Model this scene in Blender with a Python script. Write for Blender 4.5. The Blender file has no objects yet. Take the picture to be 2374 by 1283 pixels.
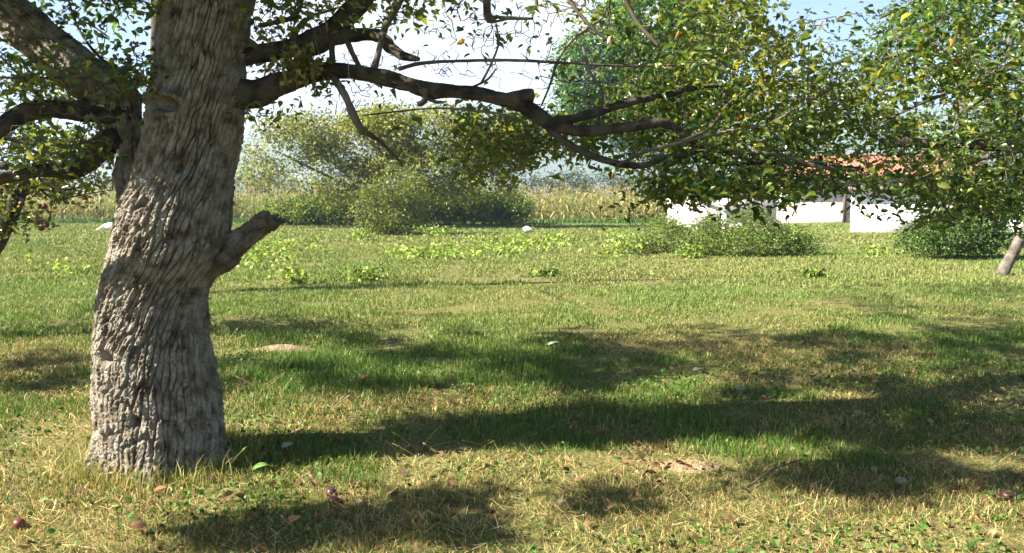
import bpy, math, random
import numpy as np
from mathutils import Vector

SC = bpy.context.scene
COL = SC.collection
random.seed(7)
RNG = np.random.default_rng(7)

# ------------------------------------------------------------------ camera
F = 1978.0                      # focal length in pixels of the 2374 px wide photograph
CX, CY = 1187.0, 641.5
CAMH = 1.5
PITCH = math.atan((641.5 - 455.0) / F)
cam = bpy.data.cameras.new('camera')
camo = bpy.data.objects.new('camera', cam)
COL.objects.link(camo)
cam.sensor_width = 36.0
cam.lens = F / 2374.0 * 36.0
cam.clip_start = 0.05
cam.clip_end = 12000
cam.dof.use_dof = True
cam.dof.focus_distance = 5.6
cam.dof.aperture_fstop = 5.6
camo.location = (0, 0, CAMH)
camo.rotation_euler = (math.pi / 2 - PITCH, 0, 0)
SC.camera = camo

# ------------------------------------------------------------------ light
SUN_EL = math.radians(38)
SUN_AZ = np.array([-0.955, -0.29]); SUN_AZ /= np.linalg.norm(SUN_AZ)
SUNV = np.array([SUN_AZ[0] * math.cos(SUN_EL), SUN_AZ[1] * math.cos(SUN_EL), math.sin(SUN_EL)])
world = bpy.data.worlds.new("World")
SC.world = world
world.use_nodes = True
wn = world.node_tree
sky = wn.nodes.new('ShaderNodeTexSky')
sky.sky_type = 'NISHITA'
sky.sun_disc = False
sky.sun_elevation = SUN_EL
sky.sun_rotation = math.atan2(SUN_AZ[0], SUN_AZ[1]) % (2 * math.pi)
sky.air_density = 0.65
sky.dust_density = 0.6
sky.ozone_density = 3.5
# a thin bright cloud veil over part of the sky, placed by direction
_tc = wn.nodes.new('ShaderNodeTexCoord')
_ns = wn.nodes.new('ShaderNodeTexNoise'); _ns.inputs['Scale'].default_value = 2.6; _ns.inputs['Detail'].default_value = 7
_mp = wn.nodes.new('ShaderNodeMapping'); _mp.inputs['Scale'].default_value = (1, 1, 2.2); _mp.inputs['Location'].default_value = (.35, .1, .2)
wn.links.new(_tc.outputs['Generated'], _mp.inputs[0]); wn.links.new(_mp.outputs[0], _ns.inputs['Vector'])
_dt = wn.nodes.new('ShaderNodeVectorMath'); _dt.operation = 'DOT_PRODUCT'
_cd = Vector((-.06, 1.0, .14)).normalized(); _dt.inputs[1].default_value = _cd
wn.links.new(_tc.outputs['Generated'], _dt.inputs[0])
_mr = wn.nodes.new('ShaderNodeMapRange'); _mr.inputs[1].default_value = .93; _mr.inputs[2].default_value = .99; _mr.inputs[3].default_value = -.16; _mr.inputs[4].default_value = .5
wn.links.new(_dt.outputs['Value'], _mr.inputs[0])
_ad = wn.nodes.new('ShaderNodeMath'); _ad.operation = 'ADD'
wn.links.new(_ns.outputs['Fac'], _ad.inputs[0]); wn.links.new(_mr.outputs[0], _ad.inputs[1])
_rp = wn.nodes.new('ShaderNodeMapRange'); _rp.interpolation_type = 'SMOOTHSTEP'; _rp.inputs[1].default_value = .42; _rp.inputs[2].default_value = .95; _rp.inputs[4].default_value = .9
wn.links.new(_ad.outputs[0], _rp.inputs[0])
_mx = wn.nodes.new('ShaderNodeMix'); _mx.data_type = 'RGBA'; _mx.inputs[7].default_value = (4.9, 5.0, 5.15, 1)
wn.links.new(_rp.outputs[0], _mx.inputs[0]); wn.links.new(sky.outputs[0], _mx.inputs[6])
wn.links.new(_mx.outputs[2], wn.nodes['Background'].inputs[0])
wn.nodes['Background'].inputs[1].default_value = 0.05
sun = bpy.data.lights.new('sun', 'SUN')
sun.energy = 5.0
sun.angle = math.radians(0.55)
sun.color = (1.0, 0.945, 0.84)
suno = bpy.data.objects.new('sun', sun)
COL.objects.link(suno)
suno.rotation_euler = Vector(-SUNV).to_track_quat('-Z', 'Y').to_euler()
suno.location = (-20, -10, 20)
SC.view_settings.view_transform = 'Standard'
SC.view_settings.look = 'None'
SC.view_settings.gamma = 1.0
SC.view_settings.exposure = 2.28
SC.cycles.max_bounces = 8
SC.cycles.transparent_max_bounces = 8
SC.cycles.use_denoising = True
SC.cycles.sample_clamp_indirect = 6.0


# ------------------------------------------------------------------ pixel <-> place
CT, ST = math.cos(PITCH), math.sin(PITCH)


def ray(px, py):
    xc = (np.asarray(px, float) - CX) / F
    yc = (CY - np.asarray(py, float)) / F
    return np.stack([xc, CT + yc * ST, yc * CT - ST], -1)


def P(px, py, d):
    r = ray(px, py)
    return r * (np.asarray(d, float) / r[..., 1])[..., None] + np.array([0, 0, CAMH])


def proj(p):
    p = np.asarray(p, float) - np.array([0, 0, CAMH])
    zc = p[..., 1] * CT - p[..., 2] * ST
    yc = p[..., 1] * ST + p[..., 2] * CT
    return CX + F * p[..., 0] / zc, CY - F * yc / zc


def hsh(ix, iy, seed):
    h = (ix.astype(np.int64) * 374761393 + iy.astype(np.int64) * 668265263 + seed * 1442695041) & 0xffffffff
    h = ((h ^ (h >> 13)) * 1274126177) & 0xffffffff
    h = (h ^ (h >> 16)) & 0xffffffff
    h = ((h ^ (h >> 15)) * 2246822519) & 0xffffffff
    return ((h ^ (h >> 13)) & 0xffffff) / float(0xffffff)


def vnoise(x, y, seed=0, per=None):
    x = np.asarray(x, float); y = np.asarray(y, float)
    ix = np.floor(x).astype(np.int64); iy = np.floor(y).astype(np.int64)
    fx = x - ix; fy = y - iy
    fx = fx * fx * (3 - 2 * fx); fy = fy * fy * (3 - 2 * fy)
    ix1 = ix + 1
    if per:
        ix = ix % per; ix1 = ix1 % per
    a = hsh(ix, iy, seed); b = hsh(ix1, iy, seed); c = hsh(ix, iy + 1, seed); d = hsh(ix1, iy + 1, seed)
    return (a * (1 - fx) + b * fx) * (1 - fy) + (c * (1 - fx) + d * fx) * fy


def fbm(x, y, seed=0, o=3):
    s = 0; a = .5
    for k in range(o):
        s = s + a * vnoise(x * 2 ** k, y * 2 ** k, seed + k * 17); a *= .5
    return s / (1 - .5 ** o)


def sstep(a, b, x):
    t = np.clip((x - a) / (b - a), 0, 1)
    return t * t * (3 - 2 * t)


def worley(a, b, cw, ch, W, seed):
    n = max(3, round(W / cw)); cw = W / n
    u = a / cw; v = b / ch
    iu = np.floor(u).astype(np.int64); iv = np.floor(v).astype(np.int64)
    f1 = np.full(u.shape, 9.0); f2 = np.full(u.shape, 9.0); cid = np.zeros(u.shape)
    for dx in (-1, 0, 1):
        for dy in (-1, 0, 1):
            gx = iu + dx; gy = iv + dy; gm = gx % n
            jx = hsh(gm, gy, seed); jy = hsh(gm, gy, seed + 5)
            d = np.hypot(u - gx - .1 - .8 * jx, v - gy - .1 - .8 * jy)
            nw = d < f1
            f2 = np.where(nw, f1, np.minimum(f2, d))
            cid = np.where(nw, hsh(gm, gy, seed + 9), cid)
            f1 = np.minimum(f1, d)
    return f1, f2, cid


def gz(x, y):
    x = np.asarray(x, float); y = np.asarray(y, float)
    r = np.clip(1 - np.hypot(x, y) / 60, 0, 1)
    return ((fbm(x * .55 + 31, y * .55 + 7, 3) - .5) * .09 + (fbm(x * 2.1, y * 2.1, 8, 2) - .5) * .05) * r


def G(px, py):
    r = ray(px, py)
    p = r * (CAMH / -r[..., 2])[..., None] + np.array([0, 0, CAMH])
    p[..., 2] = gz(p[..., 0], p[..., 1])
    return p


def inpoly(px, py, poly):
    px = np.asarray(px, float); py = np.asarray(py, float)
    c = np.zeros(px.shape, bool); n = len(poly)
    for i in range(n):
        x0, y0 = poly[i]; x1, y1 = poly[(i + 1) % n]
        m = ((y0 > py) != (y1 > py)) & (px < (x1 - x0) * (py - y0) / ((y1 - y0) or 1e-9) + x0)
        c ^= m
    return c


def samp_poly(poly, n, rng=RNG):
    a = np.array(poly, float); lo = a.min(0); hi = a.max(0); out = np.zeros((0, 2))
    while len(out) < n:
        q = lo + rng.random((n * 3 + 20, 2)) * (hi - lo)
        q = q[inpoly(q[:, 0], q[:, 1], poly)]
        out = np.concatenate([out, q])
    return out[:n]


# ------------------------------------------------------------------ objects
def tag(o, label=None, cat=None, group=None, kind=None):
    if label: o['label'] = label
    if cat: o['category'] = cat
    if group: o['group'] = group
    if kind: o['kind'] = kind
    return o


def empty(name, loc, label=None, cat=None, group=None):
    o = bpy.data.objects.new(name, None)
    o.empty_display_size = .1
    COL.objects.link(o)
    o.location = tuple(float(v) for v in loc)
    return tag(o, label, cat, group)


def mesh_obj(name, V, faces, mat, parent=None, color=None, smooth=True, local=True):
    """V: world positions; faces: list of int arrays (M,k)."""
    V = np.asarray(V, np.float64).copy()
    if parent is not None and local:
        off = np.array(parent.location, float); pp = parent.parent
        while pp is not None:
            off += np.array(pp.location, float); pp = pp.parent
        V -= off
    me = bpy.data.meshes.new(name)
    me.vertices.add(len(V))
    me.vertices.foreach_set('co', V.astype(np.float32).ravel())
    faces = [np.asarray(f, np.int32) for f in faces if len(f)]
    loops = np.concatenate([f.ravel() for f in faces])
    sizes = np.concatenate([np.full(len(f), f.shape[1], np.int32) for f in faces])
    starts = np.concatenate([[0], np.cumsum(sizes)[:-1]]).astype(np.int32)
    me.loops.add(len(loops)); me.loops.foreach_set('vertex_index', loops)
    me.polygons.add(len(sizes)); me.polygons.foreach_set('loop_start', starts)
    try:
        me.polygons.foreach_set('loop_total', sizes)
    except Exception:
        pass
    if color is not None:
        ca = me.color_attributes.new('tint', 'FLOAT_COLOR', 'POINT')
        c4 = np.ones((len(V), 4), np.float32); c4[:, :3] = color
        ca.data.foreach_set('color', c4.ravel())
    me.update(calc_edges=True)
    if smooth:
        me.polygons.foreach_set('use_smooth', np.ones(len(sizes), bool))
    me.materials.append(mat)
    o = bpy.data.objects.new(name, me)
    COL.objects.link(o)
    if parent is not None:
        o.parent = parent
    return o


class MB:
    """collects pieces of one mesh"""
    def __init__(self): self.V = []; self.F = []; self.C = []; self.n = 0

    def add(self, V, faces, col=None):
        V = np.asarray(V, float)
        self.V.append(V)
        for f in faces: self.F.append(np.asarray(f) + self.n)
        if col is not None: self.C.append(np.broadcast_to(col, V.shape))
        self.n += len(V)

    def box(self, c, s, rz=0, jit=0, ry=0):
        sx, sy, sz = [v / 2 for v in s]
        v = np.array([[x, y, z] for z in (-sz, sz) for x, y in ((-sx, -sy), (sx, -sy), (sx, sy), (-sx, sy))])
        if jit: v += (RNG.random(v.shape) - .5) * jit
        if ry:
            cr, sr = math.cos(ry), math.sin(ry); v = v @ np.array([[cr, 0, -sr], [0, 1, 0], [sr, 0, cr]])
        cr, sr = math.cos(rz), math.sin(rz)
        v = v @ np.array([[cr, sr, 0], [-sr, cr, 0], [0, 0, 1]]) + np.array(c)
        self.add(v, [[[3, 2, 1, 0], [4, 5, 6, 7], [0, 1, 5, 4], [1, 2, 6, 5], [2, 3, 7, 6], [3, 0, 4, 7]]])

    def obj(self, name, mat, parent=None, smooth=True):
        return mesh_obj(name, np.concatenate(self.V), self.F, mat, parent,
                        np.concatenate(self.C) if self.C else None, smooth)


def catmull(pts, step):
    p = np.asarray(pts, float)
    if len(p) < 3:
        n = max(2, int(np.linalg.norm(p[-1, :3] - p[0, :3]) / step) + 1)
        t = np.linspace(0, 1, n)[:, None]
        return p[0] * (1 - t) + p[-1] * t
    q = np.vstack([2 * p[0] - p[1], p, 2 * p[-1] - p[-2]])
    out = []
    for i in range(1, len(q) - 2):
        n = max(1, int(np.linalg.norm(q[i + 1, :3] - q[i, :3]) / step))
        t = (np.arange(n) / n)[:, None]
        a, b, c, d = q[i - 1], q[i], q[i + 1], q[i + 2]
        out.append(.5 * ((2 * b) + (c - a) * t + (2 * a - 5 * b + 4 * c - d) * t ** 2 + (3 * b - a - 3 * c + d) * t ** 3))
    return np.vstack(out + [q[-2][None]])


def frames(c):
    t = np.gradient(c, axis=0); t /= np.linalg.norm(t, axis=1)[:, None] + 1e-9
    n = np.zeros_like(t)
    ref = np.array([1, 0, 0]) if abs(t[0, 0]) < .9 else np.array([0, 1, 0])
    v = ref - t[0] * ref.dot(t[0]); n[0] = v / np.linalg.norm(v)
    for i in range(1, len(t)):
        v = n[i - 1] - t[i] * n[i - 1].dot(t[i]); n[i] = v / (np.linalg.norm(v) + 1e-9)
    return t, n, np.cross(t, n)


def tube(pr, step=.03, sides=8, rough=0., seed=0, cap=True):
    """pr: rows x,y,z,r.  returns V, faces"""
    q = catmull(pr, step); c = q[:, :3]; r = np.maximum(q[:, 3], .0008)
    t, n, b = frames(c)
    th = np.linspace(0, 2 * np.pi, sides, endpoint=False)
    s = np.concatenate([[0], np.cumsum(np.linalg.norm(np.diff(c, axis=0), axis=1))])
    R = np.repeat(r[:, None], sides, 1)
    if rough:
        A, B = np.meshgrid(th / (2 * np.pi), s)
        rm = max(r.mean(), .012)
        k = max(3, int(round(2 * np.pi * rm / (rm * .55))))
        d = vnoise(A * k, B / (rm * 1.3), seed, per=k) * .55 + vnoise(A * 2 * k, B / (rm * .6), seed + 3, per=2 * k) * .3 + \
            vnoise(A * 3, B / (rm * 4), seed + 6, per=3) * .6
        R = R * (1 + rough * (d - .72))
    V = c[:, None] + R[..., None] * (np.cos(th)[None, :, None] * n[:, None] + np.sin(th)[None, :, None] * b[:, None])
    m = len(c)
    i, j = np.meshgrid(np.arange(m - 1), np.arange(sides), indexing='ij'); j2 = (j + 1) % sides
    fs = [np.stack([i * sides + j, i * sides + j2, (i + 1) * sides + j2, (i + 1) * sides + j], -1).reshape(-1, 4)]
    V = V.reshape(-1, 3)
    if cap:
        V = np.vstack([V, c[-1] + t[-1] * r[-1] * .3])
        k = np.arange(sides)
        fs.append(np.stack([(m - 1) * sides + k, (m - 1) * sides + (k + 1) % sides, np.full(sides, m * sides)], -1))
    return V, fs


def rand_frames(n, rng, up=.6, nrm_up=.5):
    """random leaf frames: axis (along leaf) and normal"""
    ax = rng.normal(size=(n, 3)); ax[:, 2] = ax[:, 2] * up - .25
    ax /= np.linalg.norm(ax, axis=1)[:, None]
    nr = rng.normal(size=(n, 3)); nr[:, 2] = nr[:, 2] + nrm_up * 2
    nr -= ax * (nr * ax).sum(1)[:, None]; nr /= np.linalg.norm(nr, axis=1)[:, None] + 1e-9
    return ax, nr, np.cross(nr, ax)


LT = np.array([(0, 0, 0), (.28, -.36, .05), (.28, 0, -.03), (.28, .36, .05), (.66, -.33, .03), (.66, 0, -.05), (.66, .33, .03), (1, 0, -.14)])
LF3 = np.array([(0, 1, 2), (0, 2, 3), (4, 7, 5), (5, 7, 6)]); LF4 = np.array([(1, 4, 5, 2), (2, 5, 6, 3)])
QT = np.array([(0, 0, 0), (.45, -.38, .08), (1, 0, -.05), (.45, .38, .08)]); QF = np.array([(0, 1, 2), (0, 2, 3)])


def leaves(mb, pos, size, tint, rng, full=True, up=.6, nrm_up=.5, width=.75, frame=None):
    n = len(pos)
    ax, nr, bn = frame if frame is not None else rand_frames(n, rng, up, nrm_up)
    T = LT if full else QT
    curl = 1 + rng.random(n)[:, None, None] ** 2 * 4.5
    V = pos[:, None] + size[:, None, None] * (T[None, :, 0, None] * ax[:, None] + T[None, :, 1, None] * width * bn[:, None]
                                             + T[None, :, 2, None] * curl * nr[:, None])
    k = len(T); o = np.arange(n)[:, None, None] * k
    fs = [(o + LF3).reshape(-1, 3), (o + LF4).reshape(-1, 4)] if full else [(o + QF).reshape(-1, 3)]
    mb.add(V.reshape(-1, 3), fs, np.repeat(tint, k, 0))


def pick_tint(n, pal, w, rng, var=.25):
    pal = np.array(pal); w = np.array(w, float) / sum(w)
    i = rng.choice(len(pal), n, p=w)
    return pal[i] * np.exp(rng.normal(size=(n, 1)) * var)


# ------------------------------------------------------------------ materials
def mat_new(name):
    m = bpy.data.materials.new(name); m.use_nodes = True
    nt = m.node_tree; b = nt.nodes['Principled BSDF']
    return m, nt, b


def leaf_mat(name, trans=.35, rough=.42, spec=.5, tmul=(1.25, 1.15, .6)):
    m, nt, b = mat_new(name)
    a = nt.nodes.new('ShaderNodeVertexColor'); a.layer_name = 'tint'
    b.inputs['Roughness'].default_value = rough
    b.inputs['Specular IOR Level'].default_value = spec
    nt.links.new(a.outputs[0], b.inputs['Base Color'])
    tr = nt.nodes.new('ShaderNodeBsdfTranslucent')
    mx = nt.nodes.new('ShaderNodeMix'); mx.data_type = 'RGBA'; mx.blend_type = 'MULTIPLY'; mx.inputs[0].default_value = 1
    mx.inputs[7].default_value = (*[v * 1.3 for v in tmul], 1)
    nt.links.new(a.outputs[0], mx.inputs[6]); nt.links.new(mx.outputs[2], tr.inputs[0])
    ms = nt.nodes.new('ShaderNodeMixShader'); ms.inputs[0].default_value = trans
    nt.links.new(b.outputs[0], ms.inputs[1]); nt.links.new(tr.outputs[0], ms.inputs[2])
    nt.links.new(ms.outputs[0], nt.nodes['Material Output'].inputs[0])
    return m


def noise_mat(name, cols, scale=4., detail=6., rough=.9, bump=0., bscale=40., stretch=(1, 1, 1), spec=.2, dist=.02, contrast=(.3, .7)):
    """colour ramp over procedural noise in object space"""
    m, nt, b = mat_new(name)
    tc = nt.nodes.new('ShaderNodeTexCoord'); mp = nt.nodes.new('ShaderNodeMapping'); mp.inputs['Scale'].default_value = stretch
    nt.links.new(tc.outputs['Object'], mp.inputs[0])
    n = nt.nodes.new('ShaderNodeTexNoise'); n.inputs['Scale'].default_value = scale; n.inputs['Detail'].default_value = detail
    nt.links.new(mp.outputs[0], n.inputs['Vector'])
    r = nt.nodes.new('ShaderNodeValToRGB'); e = r.color_ramp.elements
    k = len(cols)
    for i, c in enumerate(cols):
        p = contrast[0] + (contrast[1] - contrast[0]) * i / max(1, k - 1)
        if i < 2: e[i].position = p; e[i].color = (*c, 1)
        else:
            q = e.new(p); q.color = (*c, 1)
    nt.links.new(n.outputs['Fac'], r.inputs[0]); nt.links.new(r.outputs[0], b.inputs['Base Color'])
    b.inputs['Roughness'].default_value = rough; b.inputs['Specular IOR Level'].default_value = spec
    if bump:
        n2 = nt.nodes.new('ShaderNodeTexNoise'); n2.inputs['Scale'].default_value = bscale; n2.inputs['Detail'].default_value = 5
        nt.links.new(mp.outputs[0], n2.inputs['Vector'])
        bp = nt.nodes.new('ShaderNodeBump'); bp.inputs['Strength'].default_value = bump; bp.inputs['Distance'].default_value = dist
        nt.links.new(n2.outputs['Fac'], bp.inputs['Height']); nt.links.new(bp.outputs[0], b.inputs['Normal'])
    return m


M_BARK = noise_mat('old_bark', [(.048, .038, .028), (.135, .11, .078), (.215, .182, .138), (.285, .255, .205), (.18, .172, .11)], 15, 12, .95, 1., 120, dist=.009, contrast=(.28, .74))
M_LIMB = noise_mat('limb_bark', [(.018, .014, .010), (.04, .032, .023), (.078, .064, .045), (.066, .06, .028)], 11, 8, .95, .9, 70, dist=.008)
M_STUB = noise_mat('stub_bark', [(.05, .04, .03), (.10, .082, .06), (.15, .128, .095), (.20, .18, .145)], 15, 10, .95, 1., 100, dist=.008)
M_TWIG = noise_mat('twig_bark', [(.035, .028, .022), (.085, .068, .05), (.17, .145, .11)], 5, 4, .85)
M_FARBARK = noise_mat('far_bark', [(.05, .04, .03), (.11, .09, .07), (.16, .14, .11)], 3, 5, .9, .4, 20)
M_PALEBARK = noise_mat('pale_bark', [(.05, .042, .034), (.115, .097, .077), (.175, .15, .12)], 9, 8, .9, .8, 25)
M_LEAF = leaf_mat('fruit_tree_leaf', .42, .30, .75, (1.3, 1.2, .5))
M_FARLEAF = leaf_mat('far_leaf', .35, .5, .35)
M_GRASS = leaf_mat('grass_blade', .25, .55, .25, (1.05, 1.1, .6))
M_CORN = leaf_mat('corn_leaf', .3, .6, .25, (1.1, 1.0, .6))
M_DEAD = leaf_mat('dead_leaf', .12, .7, .2, (1.1, .9, .6))
M_SOIL = noise_mat('dry_soil', [(.13, .085, .045), (.25, .17, .095), (.34, .25, .15)], 22, 8, .95, 1., 60)

GROUNDPAL = dict(green=(.065, .135, .016), lush=(.038, .10, .012), olive=(.11, .16, .026), straw=(.30, .215, .08), pale=(.40, .32, .14), brown=(.13, .08, .035))


def dryness(x, y):
    """0 green .. 1 straw: where the mown turf has dried out"""
    n = fbm(x * .42 + 3, y * .55 + 9, 21, 4)
    near = sstep(7.6, 5.2, y)
    n2 = fbm(x * 2.4 + 13, y * 3.2 + 4, 27, 3) - .5
    d = sstep(.38, .66, n + .45 * n2 + .10 * near - .02)
    lush = np.exp(-(((x + 2.1) / 1.3) ** 2 + ((y - 8.0) / 1.1) ** 2))      # green patch beside the trunk
    straw = np.exp(-(((x + .55) / 1.0) ** 2 + ((y - 6.05) / .45) ** 2))    # straw patch in front of it
    straw2 = np.exp(-(((x + 2.6) / .9) ** 2 + ((y - 5.5) / .9) ** 2))
    return np.clip(d - .9 * lush + .8 * straw + .5 * straw2, 0, 1)


# ------------------------------------------------------------------ ground
def build_ground():
    ys = np.concatenate([np.linspace(-200, 0, 8), np.linspace(.5, 14, 110), np.linspace(14.3, 70, 90), np.geomspace(72, 2000, 24)])
    xs = np.concatenate([-np.geomspace(1800, 26, 24), np.linspace(-25, 25, 220), np.geomspace(26, 1800, 24)])
    X, Y = np.meshgrid(xs, ys)
    V = np.stack([X, Y, gz(X, Y)], -1).reshape(-1, 3)
    nx, ny = len(xs), len(ys)
    i, j = np.meshgrid(np.arange(ny - 1), np.arange(nx - 1), indexing='ij')
    f = np.stack([i * nx + j, i * nx + j + 1, (i + 1) * nx + j + 1, (i + 1) * nx + j], -1).reshape(-1, 4)
    m, nt, b = mat_new('turf_ground')
    tc = nt.nodes.new('ShaderNodeTexCoord')

    def nz(sc, det):
        n = nt.nodes.new('ShaderNodeTexNoise'); n.inputs['Scale'].default_value = sc; n.inputs['Detail'].default_value = det
        nt.links.new(tc.outputs['Object'], n.inputs['Vector']); return n
    n1 = nz(.6, 5); n2 = nz(30, 6)
    r1 = nt.nodes.new('ShaderNodeValToRGB'); e = r1.color_ramp.elements
    e[0].position = .32; e[0].color = (.06, .10, .016, 1); e[1].position = .7; e[1].color = (.15, .135, .04, 1)
    r2 = nt.nodes.new('ShaderNodeValToRGB'); e = r2.color_ramp.elements
    e[0].position = .3; e[0].color = (.06, .05, .02, 1); e[1].position = .7; e[1].color = (.22, .17, .07, 1)
    nt.links.new(n1.outputs['Fac'], r1.inputs[0]); nt.links.new(n2.outputs['Fac'], r2.inputs[0])
    mx = nt.nodes.new('ShaderNodeMix'); mx.data_type = 'RGBA'; mx.inputs[0].default_value = .5
    nt.links.new(r1.outputs[0], mx.inputs[6]); nt.links.new(r2.outputs[0], mx.inputs[7]); nt.links.new(mx.outputs[2], b.inputs['Base Color'])
    b.inputs['Roughness'].default_value = 1; b.inputs['Specular IOR Level'].default_value = .1
    bp = nt.nodes.new('ShaderNodeBump'); bp.inputs['Strength'].default_value = .8; bp.inputs['Distance'].default_value = .03
    nt.links.new(n2.outputs['Fac'], bp.inputs['Height']); nt.links.new(bp.outputs[0], b.inputs['Normal'])
    tag(mesh_obj('ground', V, [f], m), 'wide mown orchard lawn of green and dried grass', 'ground', kind='structure')


def blade_mesh(mb, x, y, L, W, lean, tint, rng, z=None):
    n = len(x)
    z0 = gz(x, y) if z is None else z
    az = rng.random(n) * 2 * np.pi
    dx, dy = np.cos(az), np.sin(az)                      # lean direction
    fa = rng.random(n) * 2 * np.pi                       # blade width direction
    wx, wy = np.cos(fa) * W / 2, np.sin(fa) * W / 2
    h1 = L * .55 * np.cos(lean * .6); o1 = L * .55 * np.sin(lean * .6)
    h2 = h1 + L * .5 * np.cos(lean * 1.5); o2 = o1 + L * .5 * np.sin(lean * 1.5)
    V = np.zeros((n, 5, 3))
    V[:, 0] = np.stack([x - wx, y - wy, z0 - .01], -1); V[:, 1] = np.stack([x + wx, y + wy, z0 - .01], -1)
    V[:, 2] = np.stack([x + dx * o1 + wx * .8, y + dy * o1 + wy * .8, z0 + h1], -1)
    V[:, 3] = np.stack([x + dx * o1 - wx * .8, y + dy * o1 - wy * .8, z0 + h1], -1)
    V[:, 4] = np.stack([x + dx * o2, y + dy * o2, z0 + np.maximum(h2, .004)], -1)
    o = np.arange(n)[:, None] * 5
    mb.add(V.reshape(-1, 3), [o + np.array([0, 1, 2, 3]), o + np.array([3, 2, 4])], np.repeat(tint, 5, 0))


def turf_points(y0, y1, dens, rng, marg=2.8):
    half = lambda y: y * .62 + marg
    area = 2 * half(y1) * (y1 - y0)
    n = int(area * dens * 1.02)
    y = rng.uniform(y0, y1, n)
    x = (rng.random(n) * 2 - 1) * half(y1)
    k = np.abs(x) < half(y)
    return x[k], y[k]


def turf_tint(x, y, rng, boost=0.):
    n = len(x)
    d = dryness(x, y)
    k = rng.random(n)
    g = np.array([GROUNDPAL['green'], GROUNDPAL['lush'], GROUNDPAL['olive']])[rng.choice(3, n, p=[.45, .2, .35])]
    s = np.array([GROUNDPAL['straw'], GROUNDPAL['pale'], GROUNDPAL['brown']])[rng.choice(3, n, p=[.50, .16, .34])]
    far = sstep(6.8, 13, y)
    p = np.clip(.05 + .60 * d - .12 * far + boost, 0, .92)
    t = np.where((k < p)[:, None], s, g)
    yel = sstep(.35, .65, fbm(x * .25 + 50, y * .16 + 2, 77, 3))[:, None] * far[:, None]
    t = t * (1 - .74 * far[:, None]) + np.array([.15, .195, .048]) * .74 * far[:, None]
    t = t * (1 - .3 * yel) + np.array([.25, .22, .075]) * .3 * yel
    return t * np.exp(rng.normal(size=(n, 1)) * .22)


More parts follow.
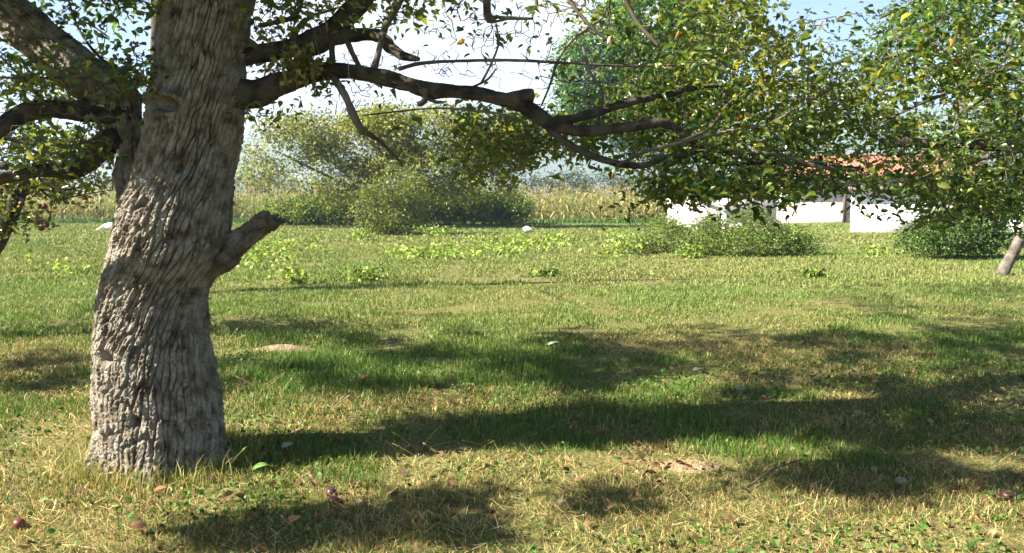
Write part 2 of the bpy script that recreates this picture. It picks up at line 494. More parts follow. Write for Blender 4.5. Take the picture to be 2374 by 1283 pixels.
def build_grass():
    rng = np.random.default_rng(11)
    mb = MB()
    for y0, y1, dens, L, W in ((2.9, 5.2, 5600, .045, .004), (5.2, 8.5, 3600, .046, .0055), (8.5, 14, 1700, .044, .010), (14, 26, 560, .05, .02), (26, 54, 150, .06, .045)):
        x, y = turf_points(y0, y1, dens, rng)
        clump = fbm(x * 1.7, y * 1.7, 41, 3)
        keep = rng.random(len(x)) < sstep(.26, .52, clump) * .9 + .12
        for hx, hy, ha, hb in ((655, 810, .33, .22), (1605, 1085, .28, .16)):
            hc = G(hx, hy); keep &= (((x - hc[0]) / ha) ** 2 + ((y - hc[1]) / hb) ** 2 > .75 + .5 * rng.random(len(x))) | (rng.random(len(x)) < .08)
        x, y, clump = x[keep], y[keep], clump[keep]
        d = dryness(x, y)
        Ln = L * (.45 + .9 * rng.random(len(x))) * (.6 + .9 * clump) * (1.15 - .3 * d)
        lush = np.exp(-(((x + 2.0) / 1.2) ** 2 + ((y - 7.3) / .9) ** 2))
        Ln = Ln * (1 + .9 * lush)
        lean = np.abs(rng.normal(size=len(x))) * .5 + .15 + .55 * d * rng.random(len(x))
        blade_mesh(mb, x, y, Ln, np.full(len(x), W) * (.7 + .6 * rng.random(len(x))), lean, turf_tint(x, y, rng), rng)
    # lying straw in the dry parts
    x, y = turf_points(2.9, 9, 900, rng)
    keep = rng.random(len(x)) < dryness(x, y) * .95 + .05
    x, y = x[keep], y[keep]
    blade_mesh(mb, x, y, .09 + .09 * rng.random(len(x)), np.full(len(x), .0035), 1.9 + .5 * rng.random(len(x)),
               pick_tint(len(x), [(.42, .31, .13), (.5, .41, .2), (.26, .17, .07)], (5, 3, 2), rng), rng, gz(x, y) + .015 * rng.random(len(x)))
    # uncut tufts round the foot of the old stem and straw leaning on it
    n = 2600; a = rng.random(n) * 6.283; rr = .36 + np.abs(rng.normal(size=n)) * .13; bx, by = P(382, 1085, 4.72)[:2]
    x, y = bx + np.cos(a) * rr, by + np.sin(a) * rr
    blade_mesh(mb, x, y, .05 + .13 * rng.random(n) ** 2, np.full(n, .004), .2 + .7 * rng.random(n), pick_tint(n, [(.34, .26, .09), (.42, .34, .14), (.10, .17, .025), (.2, .14, .06)], (4, 2, 4, 1), rng), rng)
    # darker uncut strip at the foot of the corn and hedge
    n = 9000; x = rng.uniform(-34, 14, n); y = rng.uniform(46.4, 48.6, n)
    blade_mesh(mb, x, y, .16 + .2 * rng.random(n), np.full(n, .05), .3 + .3 * rng.random(n), pick_tint(n, [(.05, .11, .02), (.08, .13, .03)], (1, 1), rng), rng)
    o = mb.obj('grass', M_GRASS, smooth=False)
    tag(o, 'short mown grass, green and straw coloured, covering the lawn', 'grass', kind='stuff')
    # tall thin stems with seed heads
    mb = MB()
    pts = [(1415, 882, .16), (1440, 900, .1), (640, 925, .3), (600, 915, .26), (612, 905, .28), (810, 905, .3), (770, 800, .2), (545, 970, .26), (720, 1010, .3), (700, 985, .26),
           (760, 960, .2), (850, 1010, .18), (1010, 1050, .18), (1125, 1040, .12), (980, 1040, .2), (60, 1100, .35), (130, 1110, .42), (110, 1090, .35), (160, 1100, .3), (40, 1120, .3),
           (190, 1120, .22), (95, 1130, .25), (515, 1080, .3), (505, 1095, .2), (490, 1100, .2), (470, 1110, .16), (920, 1060, .15), (960, 1062, .18), (1250, 1010, .15), (1700, 940, .12),
           (1130, 1065, .12), (1760, 900, .2), (1850, 880, .2), (700, 1230, .1), (1080, 1230, .13), (1330, 1200, .12), (2200, 990, .1), (2060, 1030, .12), (560, 800, .2), (520, 790, .22)]
    V = []
    for px, py, h in pts:
        for k in range(rng.integers(1, 4)):
            b = G(px + rng.normal() * 12, py + rng.normal() * 6)
            az = rng.uniform(-.9, .9) + (0 if rng.random() < .6 else np.pi); ln = h * rng.uniform(.7, 1.25); tl = rng.uniform(.5, 1.25)
            d = np.array([math.cos(az) * math.sin(tl), math.sin(az) * math.sin(tl) * .6, math.cos(tl)])
            p = [np.r_[b + d * ln * t + np.array([0, 0, -.15 * ln * t * t]), .0022 * (1 - .5 * t)] for t in (0, .35, .7, 1)]
            v, f = tube(p, .06, 4)
            c = np.array([(.45, .35, .15), (.36, .30, .12), (.22, .24, .06)][rng.choice(3, p=[.5, .3, .2])])
            mb.add(v, f, c)
            if rng.random() < .5:
                e0, e1 = np.array(p[2][:3]), np.array(p[3][:3])
                v, f = tube([np.r_[e0 * .5 + e1 * .5, .003], np.r_[e0 * .2 + e1 * .8, .006], np.r_[e1 * 1.1 - e0 * .1, .002]], .02, 5)
                mb.add(v, f, c * .95)
    tag(mb.obj('grass_stalks', M_GRASS), 'tall dry grass stalks with seed heads standing above the mown lawn', 'grass', kind='stuff')
    # broad low leaves among the grass (plantain, clover)
    mb = MB()
    x, y = turf_points(3, 8, 700, rng)
    w = sstep(.5, .68, fbm(x * 1.6 + 11, y * 2.0, 91, 3)) * .8 + .04 + 1.2 * np.exp(-(((x + 2.0) / .9) ** 2 + ((y - 7.2) / .8) ** 2))
    keep = rng.random(len(x)) < w; x, y = x[keep], y[keep]; n = len(x)
    leaves(mb, np.stack([x, y, gz(x, y) + .01 + .045 * rng.random(n)], -1), .012 + .026 * rng.random(n) ** 1.6,
           pick_tint(n, [(.045, .11, .014), (.065, .13, .02), (.10, .155, .028), (.16, .19, .045)], (4, 4, 2, 1), rng), rng, True, .25, .9, 1.0)
    # spreading leafy patches farther out in the lawn
    for poly, k in (([(545, 560), (620, 545), (740, 545), (760, 580), (700, 612), (560, 618)], 420), ([(870, 590), (960, 580), (1060, 585), (1065, 605), (900, 606)], 230),
                    ([(1080, 560), (1130, 545), (1210, 560), (1210, 598), (1090, 600)], 300), ([(1190, 545), (1320, 548), (1320, 588), (1200, 585)], 260), ([(650, 648), (700, 650), (690, 668), (655, 668)], 60),
                    ([(955, 535), (1050, 535), (1060, 552), (960, 552)], 170), ([(1400, 545), (1460, 545), (1440, 560)], 80), ([(530, 600), (640, 600), (600, 640)], 60), ([(1380, 590), (1440, 575), (1440, 600)], 70),
                    ([(1990, 585), (2080, 585), (2060, 605), (2000, 605)], 60), ([(0, 600), (200, 600), (200, 640), (0, 640)], 60)):
        k = int(k * 1.9); q = samp_poly(poly, k, rng); ce = q[rng.integers(0, len(q), max(3, k // 25))]
        q = ce[rng.integers(0, len(ce), k)] + rng.normal(size=(k, 2)) * np.array([16, 4.5])
        g = G(q[:, 0], q[:, 1]); g[:, 2] += .04 + .22 * rng.random(k) ** 1.3
        leaves(mb, g, .06 + .07 * rng.random(k), pick_tint(k, [(.19, .25, .04), (.14, .21, .03), (.27, .31, .07)], (4, 3, 2), rng), rng, True, .4, .9, .95)
    tag(mb.obj('low_weeds', M_GRASS), 'broad leaved low weeds and clover scattered through the lawn', 'weeds', kind='stuff')
    # leaf litter
    mb = MB()
    x, y = turf_points(2.95, 8, 60, rng)
    keep = rng.random(len(x)) < (sstep(8.5, 4.0, y) * .75 + .05) * (.15 + sstep(.4, .7, fbm(x * 1.3, y * 1.7, 66, 3))); x, y = x[keep], y[keep]; n = len(x)
    leaves(mb, np.stack([x, y, gz(x, y) + .02 + .02 * rng.random(n)], -1), .02 + .05 * rng.random(n) ** 1.5,
           pick_tint(n, [(.12, .065, .03), (.20, .12, .055), (.075, .035, .024), (.27, .20, .11)], (4, 3, 2.5, 1), rng), rng, True, .2, .5, .8)
    tag(mb.obj('leaf_litter', M_DEAD), 'small brown fallen leaves scattered through the grass', 'leaf litter', kind='stuff')


# ------------------------------------------------------------------ the old fruit tree
def bark_disp(a, b, W, seed=1, amp=.031, k=1.0, twist=True):
    tw = .30 * .5 * (np.tanh((b - .75) / .18) * .35 + 1) * b * twist          # ridges lean with the twist of the stem
    aa = a - tw + .011 * (vnoise(a / W * 22, b * 11, seed, per=22) - .5) * 2 + .03 * (vnoise(a / W * 5, b * 1.8, seed + 2, per=5) - .5)
    bb = b + .05 * (vnoise(a / W * 40, b * 9, seed + 4, per=40) - .5)
    f1, f2, cid = worley(aa % W, bb, .036 * k, .25 * k, W, seed + 10)
    e1 = sstep(.015, .19, f2 - f1)
    g1, g2, cid2 = worley(aa % W, bb + cid * .07, .026 * k, .044 * k, W, seed + 30)
    e2 = sstep(.01, .22, g2 - g1)
    h1, h2, c3 = worley(aa % W, bb, .016 * k, .020 * k, W, seed + 50)
    return amp * (e1 * (.70 + .5 * cid) + .30 * e2 * (.3 + 1.0 * cid2) + .26 * sstep(0, .3, h2 - h1) * c3 - 1.08)


def bark_tube(pr, seed):
    q = catmull(pr, .007); sides = 96; v, f = tube(pr, .007, sides, 0, cap=True)
    c = q[:, :3]; r = np.maximum(q[:, 3], .0008); n = len(c); t, nn, bb = frames(c)
    th = np.linspace(0, 2 * np.pi, sides, endpoint=False); s = np.concatenate([[0], np.cumsum(np.linalg.norm(np.diff(c, axis=0), axis=1))])
    A, B = np.meshgrid(th / (2 * np.pi), s); W = max(.2, 2 * np.pi * np.median(r))
    d = bark_disp(A * W, B + seed, W, seed, .2 * min(.1, np.median(r)), .62, False) + .55 * r[:, None] * (vnoise(A * 4, B * 8, seed, per=4) - .5)
    d = d * np.clip(r / .03, .2, 1)[:, None]
    vv = c[:, None] + (r[:, None] + d)[..., None] * (np.cos(th)[None, :, None] * nn[:, None] + np.sin(th)[None, :, None] * bb[:, None])
    v[:n * sides] = vv.reshape(-1, 3)
    return v, f


def build_trunk(root):
    D = 4.72
    prof = [(1180, 222, 560), (1130, 225, 556), (1100, 228, 540), (1040, 225, 526), (950, 222, 517), (850, 218, 500), (780, 218, 489), (700, 226, 486), (650, 233, 503), (600, 248, 528),
            (540, 258, 540), (480, 272, 545), (440, 292, 546), (400, 312, 549), (330, 328, 560), (280, 334, 566), (220, 342, 572), (150, 352, 579), (80, 362, 584), (0, 370, 590), (-120, 385, 604), (-330, 420, 600), (-650, 470, 590)]
    rows = []
    for y, l, r in prof:
        c = P((l + r) / 2, y, D); rows.append(np.r_[c, (r - l) / 2 / F * D - .030])
    rows = np.array(rows)
    rows[:, 2] -= .0
    q = catmull(rows, .0048); c = q[:, :3]; r = q[:, 3]
    nt_, nu = len(c), 440
    th = np.linspace(0, 2 * np.pi, nu, endpoint=False)
    A, Z = np.meshgrid(th, c[:, 2])
    W = 2.0
    a = A / (2 * np.pi) * W
    d = bark_disp(a, Z, W)
    # broad lumps of the stem and root toes
    d = d + .03 * (vnoise(A / (2 * np.pi) * 5, Z * 2.2, 5, per=5) - .5) + .016 * (vnoise(A / (2 * np.pi) * 9, Z * 5, 6, per=9) - .5)
    toes = np.maximum(0, np.cos(A * 5 + 1.0 + .6 * np.sin(A * 2))) * .13 * np.exp(-np.maximum(Z + .04, 0) / .13)
    d = d + toes

    def spot(px, py):
        p = P(px, py, D - .3); i = np.abs(c[:, 2] - p[2]).argmin()
        s = np.clip((px - np.interp(-py, [-k[0] for k in prof], [(k[1] + k[2]) / 2 for k in prof])) /
                    np.interp(-py, [-k[0] for k in prof], [(k[2] - k[1]) / 2 for k in prof]), -1, 1)
        return -np.pi / 2 + math.asin(s), c[i, 2]

    def dist(px, py):
        t0, z0 = spot(px, py)
        da = (A - t0 + np.pi) % (2 * np.pi) - np.pi
        return da * .30, Z - z0
    for px, py, sx, sy, dp in ((460, 385, .030, .034, -.11), (290, 835, .034, .026, -.11), (376, 977, .02, .026, -.08), (385, 468, .016, .018, -.05)):
        u, v = dist(px, py); d = d + dp * np.exp(-(u / sx) ** 2 - (v / sy) ** 2)
    # eye shaped scar of a lost limb
    u, v = dist(425, 238)
    rr = np.sqrt((u / .125) ** 2 + ((v + u * .1) / .05) ** 2)
    d = d + .022 * np.exp(-((rr - 1.0) / .30) ** 2) * (1 + .5 * (v > 0)) - .075 * np.exp(-(rr / .72) ** 4)
    u, v = dist(420, 212)
    d = d + .02 * np.exp(-(u / .2) ** 2 - (v / .05) ** 2)
    # collar where the broken limb leaves the stem
    u, v = dist(528, 575)
    d = d + .03 * np.exp(-(u / .09) ** 2 - (v / .1) ** 2)
    t, n, b = frames(c)
    dirx = np.cos(th)[None, :, None] * np.array([1, 0, 0]) + np.sin(th)[None, :, None] * np.array([0, 1, 0])
    V = c[:, None] + (r[:, None] + d)[..., None] * dirx
    m = nt_
    i, j = np.meshgrid(np.arange(m - 1), np.arange(nu), indexing='ij'); j2 = (j + 1) % nu
    f = np.stack([i * nu + j, i * nu + j2, (i + 1) * nu + j2, (i + 1) * nu + j], -1).reshape(-1, 4)
    mesh_obj('trunk', V.reshape(-1, 3), [f], M_BARK, root)


def px_rows(rows):
    """(px,py,depth,width px) -> x,y,z,r"""
    out = []
    for px, py, d, w in rows:
        out.append(np.r_[P(px, py, d), w / 2 / F * d * .90])
    return np.array(out)


LIMBS = [
    # second stem at the left
    [(318, 560, 4.86, 60), (305, 480, 4.88, 72), (300, 400, 4.92, 72), (296, 340, 4.95, 76), (292, 285, 4.96, 92), (285, 240, 4.98, 90), (275, 215, 5.0, 50)],
    [(300, 285, 4.97, 90), (250, 225, 4.95, 112), (190, 170, 4.92, 118), (130, 118, 4.9, 118), (60, 60, 4.88, 116), (-30, -10, 4.85, 110), (-150, -110, 4.8, 90), (-300, -300, 4.6, 60)],
    [(300, 268, 4.93, 62), (240, 262, 4.86, 52), (180, 256, 4.8, 48), (120, 250, 4.74, 48), (60, 262, 4.68, 46), (10, 290, 4.62, 44), (-60, 350, 4.55, 40), (-160, 400, 4.5, 30)],
    [(285, 310, 4.94, 64), (240, 345, 4.88, 56), (205, 378, 4.84, 50), (165, 397, 4.8, 44), (115, 396, 4.76, 32), (60, 402, 4.72, 28), (0, 415, 4.66, 26), (-90, 425, 4.6, 20)],
    # right main limb
    [(500, 240, 4.72, 96), (560, 222, 4.72, 88), (610, 210, 4.7, 78), (660, 192, 4.7, 66), (720, 170, 4.66, 54), (800, 166, 4.62, 42), (880, 178, 4.6, 44), (960, 200, 4.56, 46), (1040, 212, 4.52, 42),
     (1120, 221, 4.5, 38), (1180, 232, 4.5, 40), (1235, 262, 4.5, 48), (1275, 290, 4.5, 42), (1310, 300, 4.5, 30)],
    [(1265, 287, 4.5, 30), (1330, 275, 4.5, 27), (1400, 256, 4.55, 25), (1460, 238, 4.6, 21), (1540, 220, 4.7, 17), (1640, 200, 4.8, 12), (1740, 195, 4.9, 8)],
    [(1280, 292, 4.5, 36), (1340, 303, 4.5, 33), (1400, 302, 4.5, 31), (1460, 295, 4.5, 28), (1530, 285, 4.5, 26), (1570, 300, 4.55, 25), (1612, 338, 4.6, 25), (1652, 368, 4.6, 22), (1700, 380, 4.7, 17), (1800, 376, 4.8, 12), (1900, 385, 4.9, 14), (2000, 392, 5.0, 10)],
    [(1262, 285, 4.5, 28), (1300, 322, 4.5, 22), (1340, 346, 4.5, 20), (1400, 372, 4.5, 20), (1450, 382, 4.5, 20), (1492, 385, 4.5, 17), (1540, 369, 4.5, 12), (1640, 352, 4.6, 9), (1760, 357, 4.7, 8)],
    # upper right limb
    [(520, 130, 4.76, 66), (570, 126, 4.76, 56), (620, 122, 4.77, 48), (680, 112, 4.8, 58), (740, 94, 4.82, 68), (790, 58, 4.86, 64), (826, 15, 4.9, 62), (855, -50, 4.92, 58), (880, -200, 4.9, 50), (1000, -420, 4.8, 40), (1200, -600, 4.6, 26)],
    [(740, 97, 4.8, 36), (820, 83, 4.8, 32), (880, 84, 4.76, 32), (905, 110, 4.7, 33), (935, 130, 4.66, 25), (972, 137, 4.62, 10)],
    # limbs above the frame that carry the shading crown
    [(470, -520, 4.72, 150), (300, -700, 4.5, 110), (60, -900, 4.1, 80), (-300, -1100, 3.7, 50), (-700, -1200, 3.3, 26)],
    [(500, -520, 4.72, 150), (650, -760, 5.2, 110), (900, -900, 5.8, 80), (1100, -950, 6.8, 50), (1300, -900, 8, 24)],
    [(2040, 332, 5.2, 24), (2120, 331, 5.15, 26), (2210, 332, 5.1, 24), (2300, 340, 5.1, 24), (2420, 345, 5.0, 22)],
]
TWIG_RUNS = [
    [(925, 160, 4.55, 11), (980, 150, 4.5, 10), (1060, 142, 4.5, 8), (1180, 140, 4.5, 8), (1300, 146, 4.5, 7), (1450, 150, 4.5, 6), (1640, 150, 4.6, 5)],
    [(775, 180, 4.6, 20), (805, 230, 4.55, 18), (825, 280, 4.5, 20), (840, 306, 4.5, 16), (880, 335, 4.5, 9), (915, 365, 4.5, 6), (935, 388, 4.5, 4)],
    [(866, 165, 4.6, 22), (878, 125, 4.6, 16), (898, 60, 4.6, 17), (925, 10, 4.6, 18), (945, -40, 4.6, 18)],
    [(990, 205, 4.5, 17), (985, 232, 4.5, 18), (968, 242, 4.5, 12)],
    [(985, 228, 4.5, 8), (1010, 236, 4.5, 10), (1035, 236, 4.5, 4)],
    [(1125, -60, 4.5, 20), (1127, 20, 4.5, 20), (1135, 48, 4.5, 22), (1175, 50, 4.5, 11), (1235, 44, 4.5, 6)],
    [(770, 80, 4.8, 16), (768, 120, 4.75, 15), (772, 175, 4.7, 15)],
    [(800, 85, 4.8, 15), (820, 130, 4.75, 13), (845, 175, 4.65, 10)],
    [(1430, -60, 4.6, 14), (1455, 10, 4.6, 12), (1490, 65, 4.6, 11), (1530, 110, 4.6, 7)],
    [(1400, 40, 4.6, 6), (1360, 70, 4.6, 9), (1320, 105, 4.6, 9), (1290, 145, 4.6, 8), (1272, 200, 4.6, 6), (1255, 245, 4.6, 4)],
    [(1290, -60, 4.6, 12), (1330, 20, 4.6, 11), (1390, 70, 4.6, 9), (1440, 110, 4.6, 5)],
    [(1115, 195, 4.5, 7), (1140, 150, 4.5, 6), (1155, 100, 4.5, 6), (1150, 55, 4.5, 5)],
    [(1090, 205, 4.5, 6), (1130, 185, 4.5, 6), (1150, 160, 4.5, 4)],
    [(1430, 384, 4.45, 10), (1500, 350, 4.45, 9), (1560, 332, 4.45, 8), (1640, 300, 4.45, 8), (1680, 250, 4.45, 6), (1720, 215, 4.45, 5)],
    [(1560, 335, 4.42, 8), (1680, 305, 4.42, 8), (1780, 285, 4.42, 8), (1870, 240, 4.42, 7), (1930, 205, 4.42, 5)],
    [(1385, 290, 4.4, 7), (1390, 220, 4.4, 8), (1365, 165, 4.4, 8), (1350, 100, 4.4, 6)],
    [(1690, 355, 4.45, 7), (1800, 362, 4.45, 9), (1900, 382, 4.45, 9), (1990, 395, 4.5, 7)],
    [(1620, 200, 4.7, 8), (1760, 190, 4.7, 6), (1900, 188, 4.8, 4)],
    [(2380, 345, 4.9, 16), (2280, 370, 4.9, 14), (2180, 400, 4.9, 12), (2110, 425, 4.9, 8)],
    [(2400, 140, 4.9, 12), (2280, 180, 4.9, 9), (2160, 230, 4.9, 7), (2040, 285, 4.9, 5)],
    [(1220, 290, 4.5, 5), (1180, 268, 4.5, 6), (1100, 255, 4.5, 6), (1000, 250, 4.5, 5), (840, 268, 4.5, 4)],
    [(570, 90, 4.7, 14), (585, 110, 4.72, 18), (600, 130, 4.74, 22)],
    [(600, 60, 4.7, 12), (680, 40, 4.75, 12), (700, 0, 4.75, 12)],
    [(680, 110, 4.75, 20), (690, 70, 4.75, 16), (720, 40, 4.75, 10), (780, 20, 4.75, 6)],
    [(340, 190, 4.85, 12), (290, 200, 4.9, 14), (270, 215, 4.95, 14)],
    [(300, 180, 4.9, 10), (230, 130, 5.0, 8), (180, 60, 5.1, 6), (150, -30, 5.2, 5)],
    [(210, 262, 4.8, 16), (240, 300, 4.8, 10), (200, 330, 4.8, 8), (100, 345, 4.8, 6)],
    [(0, 180, 4.4, 6), (120, 182, 4.45, 7), (230, 168, 4.5, 7), (330, 150, 4.55, 5)],
    [(0, 130, 4.6, 5), (60, 190, 4.7, 6), (110, 245, 4.75, 8)],
    [(-60, 300, 5.2, 14), (60, 330, 5.3, 10), (160, 335, 5.3, 8)],
]

# leaf zones of the old tree: polygon in the photograph, clusters, depth range, leaves per cluster
RIGHT = [(1060, 250), (1180, 262), (1260, 225), (1340, 170), (1420, 120), (1500, 40), (1560, -40), (1700, -60), (1780, 40), (1860, 120), (2000, 150), (2080, 60), (2140, -40), (2450, -60), (2450, 540), (2330, 520), (2240, 480), (2150, 510), (2105, 460),
         (2060, 425), (1970, 430), (1900, 440), (1850, 460), (1760, 470), (1740, 420), (1640, 440), (1580, 460), (1540, 470), (1500, 430), (1330, 400), (1290, 350), (1200, 345), (1090, 410), (1070, 330)]
GAPS = [[(1370, 312), (1450, 305), (1470, 365), (1390, 365)], [(1290, 345), (1420, 390), (1500, 395), (1500, 430), (1300, 432)], [(2130, 225), (2220, 225), (2220, 290), (2130, 290)], [(1700, 20), (1760, 20), (1800, 60), (1860, 75), (1900, 20), (1960, 20), (2000, 60), (1900, 90), (1800, 85)],
        [(1950, 455), (2110, 455), (2110, 560), (1950, 560)], [(1545, 455), (1640, 450), (1720, 470), (1730, 540), (1545, 540)], [(1640, 375), (1690, 378), (1680, 415), (1640, 412)], [(1900, 392), (1985, 380), (1985, 408), (1900, 414)], [(2060, 368), (2140, 366), (2130, 392), (2065, 394)], [(2300, -20), (2374, -20), (2374, 165), (2290, 172)], [(1840, 455), (1965, 450), (1965, 520), (1840, 520)],
        [(1480, 60), (1520, 70), (1500, 110)], [(1290, 190), (1390, 60), (1480, 60), (1470, 200), (1400, 235), (1290, 250)]]
ZONES = [
    (RIGHT, 450, (4.3, 5.3), 14), (RIGHT, 380, (5.5, 7.4), 19),
    ([(1080, 360), (1240, 290), (1290, 330), (1200, 400), (1090, 415)], 22, (4.62, 5.2), 14),
    ([(1130, 250), (1260, 300), (1300, 340), (1180, 330)], 12, (4.62, 5.0), 10),
    ([(1440, 460), (1560, 430), (1560, 500), (1440, 520)], 8, (4.4, 5.2), 9),
    ([(1560, 400), (1760, 400), (1740, 440), (1580, 450)], 30, (4.3, 4.9), 14),
    ([(2000, 440), (2110, 440), (2110, 510), (2030, 500)], 9, (4.5, 5), 8), ([(1850, 408), (2130, 412), (2120, 445), (1860, 440)], 13, (4.5, 5.4), 9),
    ([(2100, 430), (2374, 400), (2374, 520), (2150, 520)], 40, (4.6, 5.6), 14),
    ([(0, 100), (120, 130), (260, 150), (350, 100), (350, 190), (280, 230), (200, 210), (0, 240)], 55, (4.35, 4.8), 9),
    ([(0, 150), (350, 90), (350, 220), (0, 260)], 34, (5.1, 6.2), 9),
    ([(80, 20), (220, 10), (330, -20), (360, 30), (240, 60), (140, 60)], 20, (4.6, 5.4), 8),
    ([(150, -40), (370, -40), (370, 25), (250, 10)], 14, (4.4, 4.9), 10),
    ([(0, 290), (120, 280), (240, 300), (250, 360), (100, 390), (0, 400)], 70, (4.5, 5.8), 11),
    ([(585, -30), (860, -30), (830, 15), (760, 30), (680, 50), (600, 60)], 34, (4.4, 5.0), 10),
    ([(590, 60), (700, 60), (660, 120), (590, 110)], 12, (4.4, 5.4), 8),
    ([(580, 130), (690, 130), (660, 190), (580, 190)], 9, (4.8, 5.4), 7),
    ([(580, 235), (660, 235), (640, 280), (590, 285)], 5, (4.4, 4.7), 8),
    ([(700, 190), (800, 190), (790, 230), (710, 220)], 9, (4.5, 5), 5),
    ([(850, 180), (925, 185), (920, 205), (850, 200)], 3, (4.5, 4.6), 5),
    ([(850, -30), (1110, -30), (1080, 20), (990, 40), (880, 60)], 26, (4.4, 5.0), 8),
    ([(1010, 20), (1240, 25), (1230, 60), (1160, 110), (1080, 110), (1000, 60)], 14, (4.4, 4.8), 6),
    ([(1110, -30), (1420, -30), (1420, 60), (1360, 70), (1240, 10)], 26, (4.4, 5.0), 8),
    ([(1330, 30), (1440, 30), (1430, 90), (1340, 70)], 9, (4.4, 4.8), 9),
    ([(860, 310), (960, 310), (950, 360), (880, 350)], 4, (4.5, 4.6), 5),
    ([(990, 310), (1040, 310), (1040, 340), (990, 340)], 2, (4.5, 4.6), 5),
    ([(880, 80), (960, 60), (1000, 20), (900, 20)], 8, (4.5, 4.8), 6),
    ([(1560, 420), (1830, 420), (1830, 475), (1570, 490)], 30, (4.6, 5.3), 11), 
    ([(1700, 40), (2080, 20), (2080, 120), (1720, 120)], 26, (4.6, 6.5), 6), ([(1290, 60), (1500, 60), (1470, 250), (1290, 250)], 26, (4.6, 6), 6),
]

# places on the lawn (photo pixels) that lie in the shade of the crown above the frame
SHADE = [
    ([(490, 735), (700, 732), (1000, 762), (1160, 772), (1130, 800), (1000, 830), (760, 800), (560, 790), (495, 800)], 30),
    ([(500, 840), (640, 830), (760, 850), (880, 870), (860, 900), (640, 920), (510, 915)], 26),
    ([(860, 780), (1160, 780), (1400, 760), (1520, 790), (1500, 860), (1330, 875), (1000, 860), (880, 830)], 48),
    ([(1480, 790), (1800, 780), (2374, 750), (2374, 840), (2000, 860), (1700, 870), (1500, 850)], 60),
    ([(1320, 860), (1480, 870), (1480, 970), (1330, 960), (1300, 920)], 34),
    ([(1720, 870), (1900, 880), (1740, 940), (1500, 985), (1450, 960), (1660, 930)], 16),
    ([(1480, 985), (1900, 960), (2374, 960), (2374, 1030), (1900, 1030), (1480, 1025)], 40),
    ([(1600, 1090), (1900, 1060), (2300, 1080), (2374, 1110), (2250, 1180), (2050, 1170), (1850, 1110)], 44),
    ([(470, 1225), (640, 1190), (860, 1185), (900, 1225), (700, 1255), (480, 1262)], 15), ([(880, 1130), (1120, 1105), (1260, 1115), (1230, 1175), (1000, 1170)], 13), ([(1020, 1205), (1250, 1180), (1480, 1150), (1540, 1180), (1380, 1225), (1120, 1240)], 20), ([(40, 1180), (260, 1160), (300, 1200), (100, 1225)], 8),
    ([(0, 830), (215, 810), (215, 900), (100, 950), (0, 940)], 18),
    ([(900, 880), (1250, 890), (1250, 905), (900, 910)], 6),
    ([(1950, 880), (2374, 880), (2374, 930), (2000, 940)], 8),
]
SHADE_FAR = [([(1820, 705), (2100, 670), (2374, 655), (2374, 745), (2100, 725), (1850, 725)], 34), ([(960, 725), (1040, 722), (1050, 740), (960, 742)], 3), ([(1880, 660), (2374, 655), (2374, 690), (2050, 690)], 14), ([(0, 560), (230, 568), (270, 605), (60, 610), (0, 600)], 14), ([(0, 760), (215, 745), (215, 770), (0, 790)], 8)]


def connect_twigs(nodes, clusters, rng, mb, r0=.004, step=.08, jit=.12, sides=5):
    """grow a twig from the nearest wood to every cluster; each new twig can carry the next"""
    nodes = np.asarray(nodes, float); order = []
    rem = np.arange(len(clusters))
    d = np.full(len(clusters), 1e9); par = np.zeros((len(clusters), 3))
    for s in range(0, len(clusters), 200):
        dd = np.linalg.norm(clusters[s:s + 200, None] - nodes[None], axis=2)
        k = dd.argmin(1); d[s:s + 200] = dd[np.arange(len(k)), k]; par[s:s + 200] = nodes[k]
    done = np.zeros(len(clusters), bool)
    for _ in range(len(clusters)):
        i = np.where(done, 1e9, d).argmin(); done[i] = True
        a, b = par[i], clusters[i]; L = np.linalg.norm(b - a)
        if L < 1e-3: continue
        mid1 = a + (b - a) * .35 + rng.normal(size=3) * L * jit * .7 + np.array([0, 0, .06 * L])
        mid2 = a + (b - a) * .7 + rng.normal(size=3) * L * jit * .7 + np.array([0, 0, .05 * L])
        rr = r0 * (1 + min(L, 1.5) * 1.2)
        pts = [np.r_[a, rr], np.r_[mid1, rr * .85], np.r_[mid2, rr * .65], np.r_[b, rr * .4]]
        v, f = tube(pts, max(step, L / 10), sides); mb.add(v, f)
        new = np.array([mid1, mid2, b])
        dd = np.linalg.norm(clusters[:, None] - new[None], axis=2); k = dd.argmin(1); dm = dd[np.arange(len(k)), k] * 1.05
        up = (dm < d) & ~done; d[up] = dm[up]; par[up] = new[k[up]]


